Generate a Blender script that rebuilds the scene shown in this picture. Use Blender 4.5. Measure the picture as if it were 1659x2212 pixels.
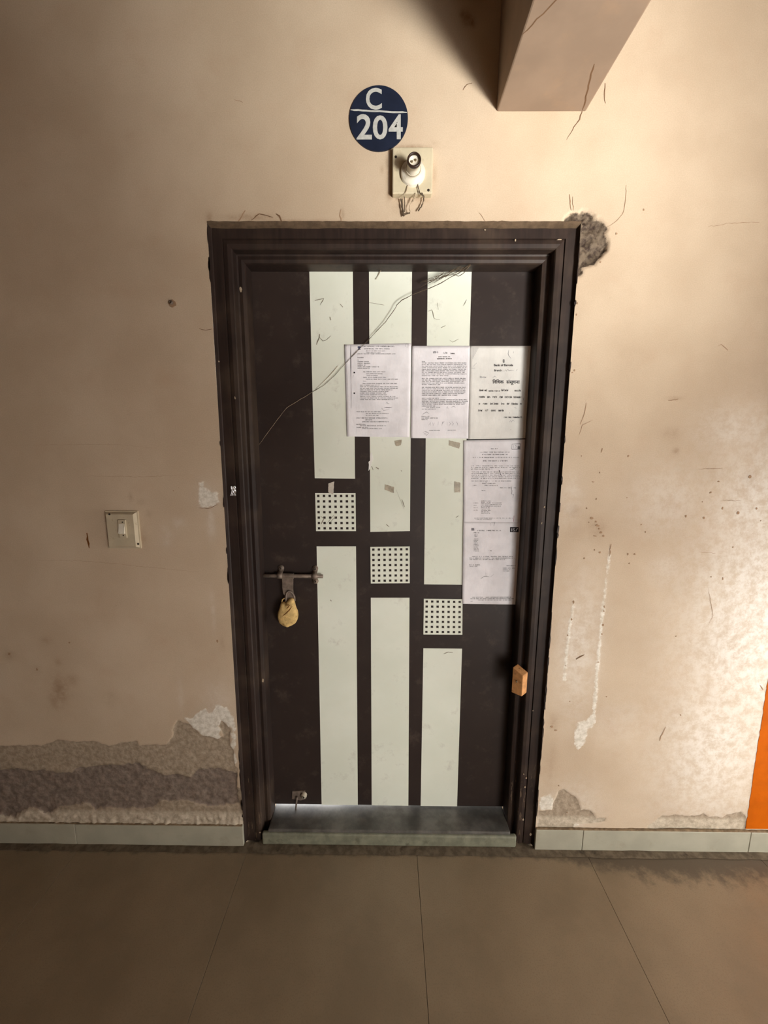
import bpy, bmesh, math, random
import numpy as np
from mathutils import Vector, Matrix

random.seed(4)
rng = np.random.default_rng(7)
S = bpy.context.scene
COL = S.collection
for _o in list(bpy.data.objects):
    bpy.data.objects.remove(_o)

# ------------------------------------------------------------------ camera
IW, IH = 1659.0, 2212.0
FPX, PITCH, YAW, ROLL = 869.15, 0.1618, -0.0083, 0.0044
CAM = np.array([-0.0122, -1.2337, 1.4168])


def cam_axes():
    cy, sy = math.cos(YAW), math.sin(YAW)
    f = np.array([sy * math.cos(PITCH), cy * math.cos(PITCH), -math.sin(PITCH)])
    rt = np.array([cy, -sy, 0.0])
    up = np.cross(rt, f)
    return (math.cos(ROLL) * rt + math.sin(ROLL) * up, -math.sin(ROLL) * rt + math.cos(ROLL) * up, f)


AX = cam_axes()
cd = bpy.data.cameras.new('camera')
cd.sensor_fit = 'HORIZONTAL'
cd.sensor_width = 36.0
cd.lens = FPX / IW * 36.0
cd.clip_start = 0.02
co = bpy.data.objects.new('camera', cd)
COL.objects.link(co)
mw = Matrix.Identity(4)
for i in range(3):
    mw[i][0], mw[i][1], mw[i][2], mw[i][3] = AX[0][i], AX[1][i], -AX[2][i], CAM[i]
co.matrix_world = mw
S.camera = co

# ------------------------------------------------------------------ light and exposure
S.view_settings.view_transform = 'Standard'
S.view_settings.look = 'None'
S.view_settings.gamma = 1.0
S.view_settings.use_curve_mapping = False
S.view_settings.exposure = 0.17
W = bpy.data.worlds.new('daylight_sky')
S.world = W
W.use_nodes = True
bg = W.node_tree.nodes['Background']
bg.inputs[0].default_value = (1.0, 0.985, 0.95, 1)
bg.inputs[1].default_value = 5.6


def area(name, loc, aim, sx, sy, watts, col, spread=180):
    l = bpy.data.lights.new(name, 'AREA')
    l.shape = 'RECTANGLE'
    l.size, l.size_y = sx, sy
    l.energy = watts
    l.color = col
    l.spread = math.radians(spread)
    o = bpy.data.objects.new(name, l)
    o.location = loc
    o.rotation_euler = (Vector(aim) - Vector(loc)).to_track_quat('-Z', 'Y').to_euler()
    COL.objects.link(o)
    return o


# daylight through the openings and in the flat, plus an added upper-wall spot
area('daylight_front_opening', (1.66, -2.40, 0.85), (-0.15, 0.0, 0.85), 0.6, 1.1, 3.4, (1.0, 0.98, 0.94), 70)
area('upper_wall_spot', (1.66, -2.40, 0.98), (0.36, 0.0, 2.38), 0.5, 0.6, 6.3, (1.0, 0.98, 0.93), 36)  # added narrow lamp aimed up to brighten the upper wall
area('daylight_side_opening', (1.92, -0.35, 0.60), (1.2, 0.0, 0.7), 0.4, 0.8, 1.2, (1.0, 0.98, 0.95), 90)
area('daylight_inside_flat', (-0.42, 0.50, 0.14), (-0.40, 0.10, 0.06), 0.45, 0.08, 26.0, (0.95, 0.97, 1.0))


# ------------------------------------------------------------------ picture -> plane
def ray(px, py):
    a, b = (px - IW / 2) / FPX, -(py - IH / 2) / FPX
    return a * AX[0] + b * AX[1] + AX[2]


def at(px, py, y=0.0):
    """the point of the plane y = const seen at that pixel of the photograph"""
    d = ray(px, py)
    return CAM + d * ((y - CAM[1]) / d[1])


def xz(px, py, y=0.0):
    p = at(px, py, y)
    return (float(p[0]), float(p[2]))


# ------------------------------------------------------------------ mesh helpers
def origin_of(o):
    v = Vector((0, 0, 0))
    while o is not None:
        v += o.location
        o = o.parent
    return v


def obj(name, verts, faces, mat, parent=None, smooth=False, label=None, kind=None):
    me = bpy.data.meshes.new(name)
    off = origin_of(parent)
    me.from_pydata([tuple(float(v[i]) - off[i] for i in range(3)) for v in verts], [], [tuple(f) for f in faces])
    me.update()
    if smooth:
        me.polygons.foreach_set('use_smooth', [True] * len(me.polygons))
    if mat is not None:
        me.materials.append(mat)
    o = bpy.data.objects.new(name, me)
    COL.objects.link(o)
    if parent is not None:
        o.parent = parent
    if label:
        o['label'] = label
    if kind:
        o['kind'] = kind
    return o


def from_bm(name, bm, mat, parent=None, smooth=False, label=None, kind=None):
    bm.verts.index_update()
    v = [x.co.copy() for x in bm.verts]
    f = [[a.index for a in q.verts] for q in bm.faces]
    bm.free()
    return obj(name, v, f, mat, parent, smooth, label, kind)


def empty(name, loc, label=None, cat=None, group=None, kind=None):
    o = bpy.data.objects.new(name, None)
    o.location = loc
    o.empty_display_size = 0.05
    COL.objects.link(o)
    return tag(o, label, cat, group, kind)


def tag(o, label=None, cat=None, group=None, kind=None):
    if label:
        o['label'] = label
    if cat:
        o['category'] = cat
    if group:
        o['group'] = group
    if kind:
        o['kind'] = kind
    return o


def bm_box(bm, lo, hi, bevel=0.0, seg=2, rot=None, centre=None):
    r = bmesh.ops.create_cube(bm, size=1.0)
    vs = r['verts']
    lo, hi = Vector(lo), Vector(hi)
    for v in vs:
        v.co = Vector((lo[i] + (v.co[i] + 0.5) * (hi[i] - lo[i]) for i in range(3)))
    if bevel:
        es = list({e for v in vs for e in v.link_edges})
        rr = bmesh.ops.bevel(bm, geom=es, offset=bevel, segments=seg, affect='EDGES', profile=0.5)
        vs = list({v for f in rr['faces'] for v in f.verts} | {v for v in vs if v.is_valid})
    if rot is not None:
        c = Vector(centre) if centre is not None else (lo + hi) / 2
        for v in vs:
            v.co = c + rot @ (v.co - c)
    return vs


def box(name, lo, hi, mat, parent=None, bevel=0.0, label=None, kind=None, rot=None, centre=None, seg=2):
    bm = bmesh.new()
    bm_box(bm, lo, hi, bevel, seg, rot, centre)
    return from_bm(name, bm, mat, parent, False, label, kind)


def tube_geo(pts, rad, n=6):
    pts = [Vector(p) for p in pts]
    if not hasattr(rad, '__len__'):
        rad = [rad] * len(pts)
    V, F = [], []
    up = Vector((0.31, -0.2, 0.93)).normalized()
    for i, p in enumerate(pts):
        t = (pts[min(i + 1, len(pts) - 1)] - pts[max(i - 1, 0)]).normalized()
        a = t.cross(up)
        if a.length < 1e-3:
            a = t.cross(Vector((1, 0, 0)))
        a.normalize()
        b = t.cross(a).normalized()
        for k in range(n):
            q = 2 * math.pi * k / n
            V.append(p + (a * math.cos(q) + b * math.sin(q)) * rad[i])
    for i in range(len(pts) - 1):
        for k in range(n):
            F.append((i * n + k, i * n + (k + 1) % n, (i + 1) * n + (k + 1) % n, (i + 1) * n + k))
    F.append(tuple(range(n))[::-1])
    F.append(tuple((len(pts) - 1) * n + k for k in range(n)))
    return V, F


def join_geo(*parts):
    V, F = [], []
    for v, f in parts:
        o = len(V)
        V += list(v)
        F += [tuple(i + o for i in q) for q in f]
    return V, F


def lathe_geo(prof, c, n=28):
    """profile (radius, distance) turned about the axis that leaves the wall (towards -y) at c"""
    V, F = [], []
    for r, d in prof:
        for k in range(n):
            q = 2 * math.pi * k / n
            V.append((c[0] + r * math.cos(q), c[1] - d, c[2] + r * math.sin(q)))
    for i in range(len(prof) - 1):
        for k in range(n):
            F.append((i * n + k, i * n + (k + 1) % n, (i + 1) * n + (k + 1) % n, (i + 1) * n + k))
    F.append(tuple(range(n)))
    F.append(tuple((len(prof) - 1) * n + k for k in range(n))[::-1])
    return V, F


def plate_geo(poly, y0, y1):
    """prism of a polygon in x,z between y0 (front, nearer the camera) and y1"""
    n = len(poly)
    V = [(p[0], y0, p[1]) for p in poly] + [(p[0], y1, p[1]) for p in poly]
    F = [tuple(range(n)), tuple(range(2 * n - 1, n - 1, -1))]
    for i in range(n):
        j = (i + 1) % n
        F.append((i, i + n, j + n, j))
    return V, F


def ribbon_geo(pts, w, y):
    """thin flat mark along points (x,z); w a width or a list"""
    n = len(pts)
    if not hasattr(w, '__len__'):
        w = [w * (0.35 if i in (0, n - 1) else 1.0) for i in range(n)]
    V, F = [], []
    for i in range(n):
        a, b = pts[max(i - 1, 0)], pts[min(i + 1, n - 1)]
        dx, dz = b[0] - a[0], b[1] - a[1]
        L = math.hypot(dx, dz) or 1
        nx, nz = -dz / L, dx / L
        V.append((pts[i][0] + nx * w[i] / 2, y, pts[i][1] + nz * w[i] / 2))
        V.append((pts[i][0] - nx * w[i] / 2, y, pts[i][1] - nz * w[i] / 2))
    for i in range(n - 1):
        F.append((2 * i, 2 * i + 1, 2 * i + 3, 2 * i + 2))
    return V, F


def wobble(pts, step=0.008, amp=0.0015, seed=0):
    r = random.Random(seed)
    out = []
    for a, b in zip(pts[:-1], pts[1:]):
        L = math.hypot(b[0] - a[0], b[1] - a[1])
        k = max(1, int(L / step))
        for i in range(k):
            t = i / k
            j = amp if (i or out) else 0
            out.append((a[0] + (b[0] - a[0]) * t + r.uniform(-j, j), a[1] + (b[1] - a[1]) * t + r.uniform(-j, j)))
    out.append(pts[-1])
    return out


def blob_poly(c, rx, rz, n=9, seed=0, jit=0.35):
    r = random.Random(seed)
    return [(c[0] + rx * math.cos(2 * math.pi * k / n) * (1 + r.uniform(-jit, jit)),
             c[1] + rz * math.sin(2 * math.pi * k / n) * (1 + r.uniform(-jit, jit))) for k in range(n)]


# numpy noise -----------------------------------------------------------------
def vnoise(x, z, seed):
    def h(i, j):
        n = (i.astype(np.int64) * 374761393 + j.astype(np.int64) * 668265263 + seed * 982451653) & 0x7fffffff
        n = ((n ^ (n >> 13)) * 1274126177) & 0x7fffffff
        n = n ^ (n >> 16)
        return (n & 0xffff) / 65535.0
    xi, zi = np.floor(x), np.floor(z)
    fx, fz = x - xi, z - zi
    fx, fz = fx * fx * (3 - 2 * fx), fz * fz * (3 - 2 * fz)
    return (h(xi, zi) * (1 - fx) + h(xi + 1, zi) * fx) * (1 - fz) + (h(xi, zi + 1) * (1 - fx) + h(xi + 1, zi + 1) * fx) * fz


def fbm(x, z, scale, seed=0, octv=4):
    x, z = np.asarray(x, float), np.asarray(z, float)
    s, a, t = 0, 1.0, 0
    for o in range(octv):
        s = s + a * vnoise(x / scale * 2 ** o, z / scale * 2 ** o, seed + o)
        t += a
        a *= 0.5
    return s / t * 2 - 1


def sdf_poly(X, Z, poly):
    """signed distance, positive inside"""
    d = np.full(X.shape, 1e9)
    ins = np.zeros(X.shape, bool)
    n = len(poly)
    for i in range(n):
        ax, az = poly[i]
        bx, bz = poly[(i + 1) % n]
        ex, ez = bx - ax, bz - az
        wx, wz = X - ax, Z - az
        t = np.clip((wx * ex + wz * ez) / max(ex * ex + ez * ez, 1e-12), 0, 1)
        d = np.minimum(d, (wx - ex * t) ** 2 + (wz - ez * t) ** 2)
        c1 = (az > Z) != (bz > Z)
        with np.errstate(divide='ignore', invalid='ignore'):
            xi = ex * (Z - az) / (ez if ez else 1e-12) + ax
        ins ^= c1 & (X < xi)
    d = np.sqrt(d)
    return np.where(ins, d, -d)


# ------------------------------------------------------------------ materials
def lin(c):
    return tuple(((v / 255) / 12.92 if v <= 10.31 else ((v / 255 + 0.055) / 1.055) ** 2.4) for v in c) + (1.0,)


class NB:
    def __init__(s, name):
        s.m = bpy.data.materials.new(name)
        s.m.use_nodes = True
        s.t = s.m.node_tree
        s.b = s.t.nodes['Principled BSDF']
        s.geo = s.t.nodes.new('ShaderNodeNewGeometry')

    def n(s, kind, **kw):
        x = s.t.nodes.new(kind)
        for k, v in kw.items():
            setattr(x, k, v)
        return x

    def put(s, sock, v):
        if isinstance(v, bpy.types.NodeSocket):
            s.t.links.new(v, sock)
        else:
            sock.default_value = v

    def noise(s, scale, detail=4, rough=0.55, vec=None, dist=0.0):
        x = s.n('ShaderNodeTexNoise')
        x.inputs['Scale'].default_value = scale
        x.inputs['Detail'].default_value = detail
        x.inputs['Roughness'].default_value = rough
        x.inputs['Distortion'].default_value = dist
        s.put(x.inputs['Vector'], vec if vec is not None else s.geo.outputs['Position'])
        return x.outputs['Fac']

    def stretch(s, v):
        x = s.n('ShaderNodeVectorMath', operation='MULTIPLY')
        s.put(x.inputs[0], s.geo.outputs['Position'])
        x.inputs[1].default_value = v
        return x.outputs[0]

    def xyz(s):
        x = s.n('ShaderNodeSeparateXYZ')
        s.put(x.inputs[0], s.geo.outputs['Position'])
        return x.outputs

    def ramp(s, fac, a, b, va=0.0, vb=1.0, smooth=True):
        x = s.n('ShaderNodeMapRange')
        x.interpolation_type = 'SMOOTHSTEP' if smooth else 'LINEAR'
        s.put(x.inputs['Value'], fac)
        x.inputs['From Min'].default_value = a
        x.inputs['From Max'].default_value = b
        x.inputs['To Min'].default_value = va
        x.inputs['To Max'].default_value = vb
        return x.outputs[0]

    def math(s, op, a, b=0.0):
        x = s.n('ShaderNodeMath', operation=op)
        s.put(x.inputs[0], a)
        s.put(x.inputs[1], b)
        return x.outputs[0]

    def mix(s, fac, a, b, mode='MIX'):
        x = s.n('ShaderNodeMix', data_type='RGBA', blend_type=mode)
        s.put(x.inputs[0], fac)
        s.put(x.inputs[6], a)
        s.put(x.inputs[7], b)
        return x.outputs[2]

    def bump(s, h, strength=0.3, dist=0.002):
        x = s.n('ShaderNodeBump')
        x.inputs['Strength'].default_value = strength
        x.inputs['Distance'].default_value = dist
        s.put(x.inputs['Height'], h)
        s.t.links.new(x.outputs[0], s.b.inputs['Normal'])

    def done(s, col, rough=0.6, spec=0.3, metal=0.0):
        s.put(s.b.inputs['Base Color'], col)
        s.put(s.b.inputs['Roughness'], rough)
        s.b.inputs['Specular IOR Level'].default_value = spec
        s.b.inputs['Metallic'].default_value = metal
        return s.m


def simple(name, rgb, rough=0.6, spec=0.3, var=0.12, scale=30, bump=0.0, metal=0.0, dirt=None, dscale=60, damt=0.5):
    m = NB(name)
    c = lin(rgb)
    lo = tuple(v * (1 - var) for v in c[:3]) + (1,)
    hi = tuple(min(1, v * (1 + var)) for v in c[:3]) + (1,)
    f = m.noise(scale)
    col = m.mix(m.ramp(f, 0.3, 0.7), lo, hi)
    if dirt:
        col = m.mix(m.ramp(m.noise(dscale, 5, 0.65), 0.55, 0.75, 0.0, damt), col, lin(dirt))
    if bump:
        m.bump(m.noise(scale * 6, 3), bump)
    return m.done(col, rough, spec, metal)


def wall_material():
    m = NB('peeling_peach_paint')
    at1 = m.n('ShaderNodeAttribute', attribute_name='mask')
    at2 = m.n('ShaderNodeAttribute', attribute_name='wear_and_glare')
    s1, s2 = m.n('ShaderNodeSeparateColor'), m.n('ShaderNodeSeparateColor')
    m.t.links.new(at1.outputs['Color'], s1.inputs[0])
    m.t.links.new(at2.outputs['Color'], s2.inputs[0])
    A, B, Wt = s1.outputs[0], s1.outputs[1], s1.outputs[2]
    ST, PL, CR = s2.outputs[0], s2.outputs[1], s2.outputs[2]
    fine = m.noise(420, 3)
    mid = m.noise(75, 5, 0.6)
    big = m.noise(4.0, 4)
    jit = m.math('ADD', m.math('MULTIPLY', m.math('SUBTRACT', mid, 0.5), 0.10), m.math('MULTIPLY', m.math('SUBTRACT', fine, 0.5), 0.05))
    paint = m.mix(m.ramp(big, 0.3, 0.7), lin((193, 172, 147)), lin((205, 185, 160)))
    paint = m.mix(m.ramp(m.noise(11, 5, 0.6), 0.5, 0.78, 0, 0.35), paint, lin((190, 163, 137)))
    # hairline scuffs and specks
    spk = m.noise(95, 2, 0.5)
    paint = m.mix(m.ramp(spk, 0.745, 0.80, 0, 0.35), paint, lin((140, 112, 88)))
    paint = m.mix(m.ramp(m.noise(330, 2, .6), .35, .65, 0, .10), paint, lin((120, 96, 74)))
    # washed-out salts, and overexposed daylight painted into the lower right
    pl = m.math('MULTIPLY', PL, m.ramp(m.noise(30, 7, 0.75), 0.36, 0.62, 0.25, 1.0))
    paint = m.mix(pl, paint, lin((236, 232, 224)))
    stn = m.math('MULTIPLY', ST, m.ramp(m.noise(38, 5, 0.7), 0.3, 0.65, 0.35, 1.0))
    paint = m.mix(stn, paint, lin((132, 98, 66)))
    wmask = m.ramp(m.math('ADD', Wt, m.math('MULTIPLY', jit, 2.0)), 0.46, 0.54)
    paint = m.mix(m.math('MULTIPLY', wmask, 0.85), paint, m.mix(m.ramp(mid, 0.35, 0.65), lin((206, 198, 182)), lin((236, 230, 218))))
    pa = m.mix(m.ramp(mid, 0.35, 0.65), lin((148, 132, 112)), lin((172, 155, 134)))
    pa = m.mix(m.ramp(m.noise(48, 6, .7), 0.55, 0.78, 0, .45), pa, lin((200, 186, 164)))
    pb = m.mix(m.ramp(mid, 0.3, 0.7), lin((112, 98, 88)), lin((140, 125, 112)))
    pb = m.mix(m.ramp(m.noise(160, 4, .7), 0.62, 0.8, 0, .5), pb, lin((160, 140, 122)))
    zz = m.xyz()[2]
    pa = m.mix(m.ramp(m.math('ADD', zz, m.math('MULTIPLY', jit, .12)), .118, .138, .85, 0), pa, m.mix(m.ramp(m.noise(40, 6, .7), .3, .7), lin((168, 154, 134)), lin((214, 201, 180))))
    am = m.ramp(m.math('ADD', A, m.math('MULTIPLY', jit, 0.7)), 0.485, 0.515)
    bmk = m.ramp(m.math('ADD', B, m.math('MULTIPLY', jit, 2.2)), 0.46, 0.54)
    col = m.mix(am, paint, m.mix(bmk, pa, pb))
    cc = m.mix(m.ramp(m.noise(55, 6, .65), 0.40, 0.66), lin((112, 98, 82)), lin((62, 49, 41)))
    cm = m.ramp(m.math('ADD', CR, m.math('MULTIPLY', jit, 1.0)), 0.47, 0.53)
    col = m.mix(cm, col, cc)
    h = m.math('ADD', m.math('MULTIPLY', fine, 0.25), m.math('MULTIPLY', mid, m.math('ADD', 0.35, m.math('MULTIPLY', m.math('MAXIMUM', am, cm), 2.2))))
    h = m.math('SUBTRACT', h, m.math('MULTIPLY', am, 0.9))
    m.bump(h, 0.45, 0.0016)
    return m.done(col, 0.78, 0.25)


def floor_material(name, base, lo):
    m = NB(name)
    x, y, z = m.xyz()
    col = m.mix(m.ramp(m.noise(3.2, 5, .6), 0.3, 0.7), lin(lo), lin(base))
    col = m.mix(m.ramp(m.noise(260, 2), 0.45, 0.7, 0, .35), col, lin((118, 100, 78)))
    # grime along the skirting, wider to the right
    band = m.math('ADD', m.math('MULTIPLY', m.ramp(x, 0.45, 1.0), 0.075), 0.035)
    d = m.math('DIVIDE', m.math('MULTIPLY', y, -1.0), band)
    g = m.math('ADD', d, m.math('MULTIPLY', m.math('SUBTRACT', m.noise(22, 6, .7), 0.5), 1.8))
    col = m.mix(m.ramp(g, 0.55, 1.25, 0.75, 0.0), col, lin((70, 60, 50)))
    m.bump(m.noise(90, 3), 0.06, 0.001)
    return m.done(col, m.ramp(m.noise(8, 4), .3, .7, .38, .52), 0.4)


def frame_material():
    m = NB('dark_brown_varnish')
    x, y, z = m.xyz()
    g = m.noise(9, 5, .6, m.stretch((9, 9, 0.6)))
    col = m.mix(m.ramp(g, 0.3, 0.7), lin((36, 27, 23)), lin((50, 37, 32)))
    sc = m.noise(14, 6, .72, m.stretch((7, 7, 1.0)))
    low = m.ramp(z, 0.05, 0.7, 0.12, 0.0)
    col = m.mix(m.ramp(m.math('ADD', sc, low), 0.70, 0.78, 0, .45), col, lin((150, 128, 104)))
    col = m.mix(m.ramp(m.noise(6, 4), .45, .7, 0, .35), col, lin((92, 76, 62)))
    m.bump(m.noise(30, 4, .6, m.stretch((6, 6, 0.5))), 0.2, 0.001)
    return m.done(col, 0.56, 0.3)


def leaf_material():
    m = NB('dark_brown_laminate')
    col = m.mix(m.ramp(m.noise(5, 4), 0.3, 0.7), lin((44, 35, 32)), lin((52, 42, 38)))
    col = m.mix(m.ramp(m.noise(18, 6, .7), 0.52, 0.78, 0, .3), col, lin((104, 90, 80)))
    m.bump(m.noise(300, 2), 0.06, 0.0006)
    return m.done(col, 0.46, 0.35)


def panel_material():
    m = NB('off_white_laminate')
    col = m.mix(m.ramp(m.noise(4, 4), 0.3, 0.7), lin((226, 230, 214)), lin((236, 239, 225)))
    col = m.mix(m.ramp(m.noise(16, 6, .72), 0.56, 0.8, 0, .4), col, lin((160, 154, 138)))
    col = m.mix(m.ramp(m.noise(120, 3), 0.72, 0.8, 0, .4), col, lin((120, 110, 96)))
    return m.done(col, 0.45, 0.35)


def paper_material(name, rgb):
    m = NB(name)
    c = lin(rgb)
    col = m.mix(m.ramp(m.noise(14, 5, .6), 0.35, 0.7), c, tuple(v * 0.88 for v in c[:3]) + (1,))
    col = m.mix(m.ramp(m.noise(60, 4, .7), 0.66, 0.8, 0, .3), col, lin((150, 140, 130)))
    m.bump(m.noise(24, 5, .6, m.stretch((2.2, 1, .8))), 0.35, 0.004)
    return m.done(col, 0.8, 0.2)


def sill_material():
    m = NB('dark_grey_stone')
    col = m.mix(m.ramp(m.noise(14, 6, .65), 0.3, 0.7), lin((76, 74, 70)), lin((112, 108, 102)))
    col = m.mix(m.ramp(m.noise(9, 5, .7), 0.5, 0.75, 0, .6), col, lin((60, 54, 44)))
    return m.done(col, 0.32, 0.5)


M = dict(
    wall=wall_material(), frame=frame_material(), leaf=leaf_material(), panel=panel_material(),
    plain=simple('peach_wall_paint', (214, 184, 156), .8, .2, .06, 6, .15),
    cement=simple('bare_cement_ceiling', (122, 112, 100), .9, .1, .1, 8, .2),
    beam=simple('shaded_beam_paint', (148, 128, 110), .8, .2, .07, 9, .2, dirt=(170, 140, 112), dscale=14, damt=.3),  # the wall's peach darkened, putting the beam's shade into its colour
    tile=floor_material('beige_floor_tile', (144, 125, 100), (126, 109, 86)),
    grout=simple('dark_grout', (82, 70, 56), .9, .1),
    strip=simple('dirty_cement', (104, 92, 76), .9, .1, .3, 40, .5, dirt=(56, 48, 40), dscale=30, damt=.8),
    crumbs=simple('crumbled_dirt', (122, 104, 82), .95, .05, .3, 60, .5, dirt=(78, 64, 50), dscale=45, damt=.7),
    skirt=simple('pale_skirting_tile', (168, 164, 146), .35, .4, .08, 12, dirt=(150, 140, 118), dscale=16, damt=.55),
    stone=sill_material(),
    stonefront=simple('greenish_stone', (124, 124, 106), .5, .35, .2, 30, .3, dirt=(86, 82, 66), dscale=24, damt=.8),
    orange=simple('orange_wall_paint', (184, 88, 0), .75, .08, .1, 14, .2, dirt=(190, 84, 6), dscale=40, damt=.5),
    blue=simple('navy_sign_paint', (25, 32, 50), .5, .35, .15, 30),
    white=simple('grey_white_sign_paint', (182, 182, 176), .6, .3, .1, 120),
    pvc=simple('aged_cream_plastic', (198, 186, 158), .5, .35, .08, 25, 0, dirt=(150, 130, 100), dscale=50, damt=.6),
    pvcwhite=simple('white_plastic', (226, 218, 200), .4, .4, .08, 30, 0, dirt=(160, 140, 112), dscale=70, damt=.5),
    swplate=simple('aged_switch_plastic', (188, 174, 148), .5, .35, .08, 25, 0, dirt=(140, 120, 92), dscale=50, damt=.6),
    screw=simple('dark_screw', (44, 36, 28), .6, .3),
    bakelite=simple('brown_bakelite', (48, 32, 24), .4, .4),
    brass=simple('dull_brass_contact', (190, 172, 140), .35, .5, metal=.8),
    steel=simple('dull_weathered_steel', (126, 112, 100), .55, .4, .25, 60, .3, metal=.35, dirt=(80, 64, 50), dscale=90, damt=.6),
    cloth=simple('yellowed_wrapping_cloth', (210, 178, 118), .85, .15, .2, 40, .6, dirt=(120, 86, 46), dscale=48, damt=.85),
    wood=simple('raw_pine', (196, 142, 90), .7, .25, .2, 45, .4, dirt=(110, 70, 38), dscale=40, damt=.8),
    paper=paper_material('white_copier_paper', (246, 243, 246)),
    paper2=paper_material('grey_white_paper', (238, 236, 230)),
    ink=simple('faded_print_ink', (134, 132, 136), .9, .1),
    inkdark=simple('black_print_ink', (48, 46, 48), .9, .1),
    inkblue=simple('grey_blue_stamp_ink', (88, 90, 112), .9, .1),
    pen=simple('faint_pen_ink', (140, 138, 144), .9, .1),
    red=simple('red_pen_ink', (170, 90, 100), .9, .1),
    tape=simple('old_adhesive_tape', (176, 166, 146), .3, .4, .2, 60, .3, dirt=(110, 98, 80), dscale=90, damt=.6),
    tapewhite=simple('whitish_tape', (206, 198, 184), .5, .3, .1, 50),
    foil=simple('crumpled_silver_foil', (226, 228, 232), .18, .5, .1, 60, 1.0, metal=1.0),
    crack=simple('crack_shadow_dirt', (116, 90, 68), .95, .05),
    scuff=simple('brown_scuff', (160, 132, 106), .95, .05),
    web=simple('dusty_web', (92, 80, 66), .95, .05, .2, 200),
    webpale=simple('pale_dusty_web', (176, 158, 134), .95, .05, .2, 200),
    grime=simple('door_grime', (140, 132, 116), .9, .1),
    jambpaint=simple('dusty_reveal', (92, 76, 60), .9, .1, .2, 50, .4),
    rust=simple('rust_stain', (112, 70, 36), .9, .1),
)

# ------------------------------------------------------------------ the corridor shell
DX, DZ = 0.520, 2.030                       # outer edge of the door frame
CEIL = 2.75
XL, XR, YF = -4.5, 1.95, -2.5


def quad_wall(name, v, mat, label, parent=None):
    return tag(obj(name, v, [(0, 1, 2, 3)], mat, parent), label, None, None, 'structure')


box('ceiling', (XL - .1, YF - .1, CEIL), (XR + .1, 0.15, CEIL + .12), M['cement'], kind='structure', label='bare cement ceiling above the corridor')
box('wall_left', (XL - .12, YF, 0), (XL, 0, CEIL), M['plain'], kind='structure', label='peach painted wall at the left end of the corridor')
bm = bmesh.new()
bm_box(bm, (XL, YF - .12, 0), (0.85, YF, CEIL))
bm_box(bm, (0.85, YF - .12, 1.5), (1.93, YF, CEIL))
bm_box(bm, (0.85, YF - .12, 0), (1.93, YF, 0.25))
bm_box(bm, (1.93, YF - .12, 0), (XR + .12, YF, CEIL))
from_bm('wall_front', bm, M['plain'], kind='structure', label='peach painted wall behind the viewer, with an opening to the daylight')
# right end: a low opening
bm = bmesh.new()
bm_box(bm, (XR, YF, 0), (XR + .12, -1.2, CEIL))
bm_box(bm, (XR, -1.2, 1.15), (XR + .12, 0.0, CEIL))
bm_box(bm, (XR, -0.12, 0), (XR + .12, 0.0, 1.15))
from_bm('wall_right', bm, M['plain'], kind='structure', label='peach painted wall with a wide opening to the daylight')

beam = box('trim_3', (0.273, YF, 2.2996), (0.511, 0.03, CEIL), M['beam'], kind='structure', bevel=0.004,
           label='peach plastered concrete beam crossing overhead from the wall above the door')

# back wall, a fine grid with its flaws worked into it ------------------------
P1 = lambda pts: [xz(*p) for p in pts]
peelA = P1([(-60, 1612), (60, 1610), (85, 1611), (125, 1598), (160, 1602), (200, 1600), (235, 1612), (262, 1604), (295, 1601), (300, 1611), (330, 1610),
            (360, 1608), (375, 1592), (372, 1577), (383, 1556), (410, 1566), (432, 1588), (452, 1591), (470, 1598), (482, 1590), (473, 1568),
            (478, 1555), (490, 1566), (497, 1572), (497, 1600), (499, 1614), (505, 1622), (506, 1655), (513, 1662), (512, 1700), (540, 1710), (540, 1795), (-60, 1795)])
peelB = P1([(-60, 1663), (60, 1663), (110, 1667), (155, 1675), (165, 1660), (212, 1652), (262, 1655), (300, 1650), (330, 1667), (350, 1676), (372, 1672),
            (412, 1684), (425, 1663), (462, 1661), (512, 1674), (516, 1738), (470, 1742), (430, 1740), (402, 1729), (352, 1731), (326, 1747), (240, 1746),
            (205, 1749), (192, 1738), (145, 1742), (105, 1757), (60, 1748), (32, 1763), (-60, 1758)])
whiteP = P1([(402, 1552), (420, 1548), (445, 1530), (452, 1545), (468, 1522), (492, 1528), (508, 1560), (508, 1650), (500, 1610), (500, 1572), (490, 1566), (478, 1555),
             (472, 1568), (480, 1590), (470, 1598), (440, 1590), (410, 1566)])
peelR = P1([(1160, 1752), (1193, 1750), (1193, 1738), (1200, 1727), (1207, 1708), (1216, 1704), (1232, 1714), (1244, 1722), (1250, 1735), (1256, 1750), (1270, 1748),
            (1283, 1758), (1288, 1768), (1308, 1768), (1306, 1774), (1285, 1779), (1240, 1780), (1235, 1795), (1160, 1795)])
peelR2 = P1([(1400, 1784), (1412, 1776), (1430, 1764), (1455, 1760), (1480, 1763), (1500, 1762), (1520, 1757), (1530, 1764), (1560, 1766), (1570, 1760),
             (1600, 1753), (1611, 1763), (1612, 1800), (1400, 1800)])
whiteR = P1([(1168, 1722), (1190, 1716), (1196, 1728), (1192, 1748), (1166, 1750)])
whiteR2 = P1([(1192, 1784), (1210, 1776), (1232, 1773), (1250, 1782), (1235, 1787)])
whiteT = P1([(430, 1043), (441, 1040), (444, 1058), (468, 1063), (473, 1086), (456, 1095), (430, 1097)])
drip1 = P1([(1317, 1180), (1320, 1182), (1312, 1250), (1303, 1330), (1297, 1400), (1290, 1500), (1286, 1560), (1279, 1572), (1268, 1575), (1262, 1605), (1250, 1620),
            (1240, 1608), (1240, 1580), (1248, 1560), (1268, 1556), (1280, 1540), (1286, 1450), (1294, 1370), (1305, 1270)])
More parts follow.
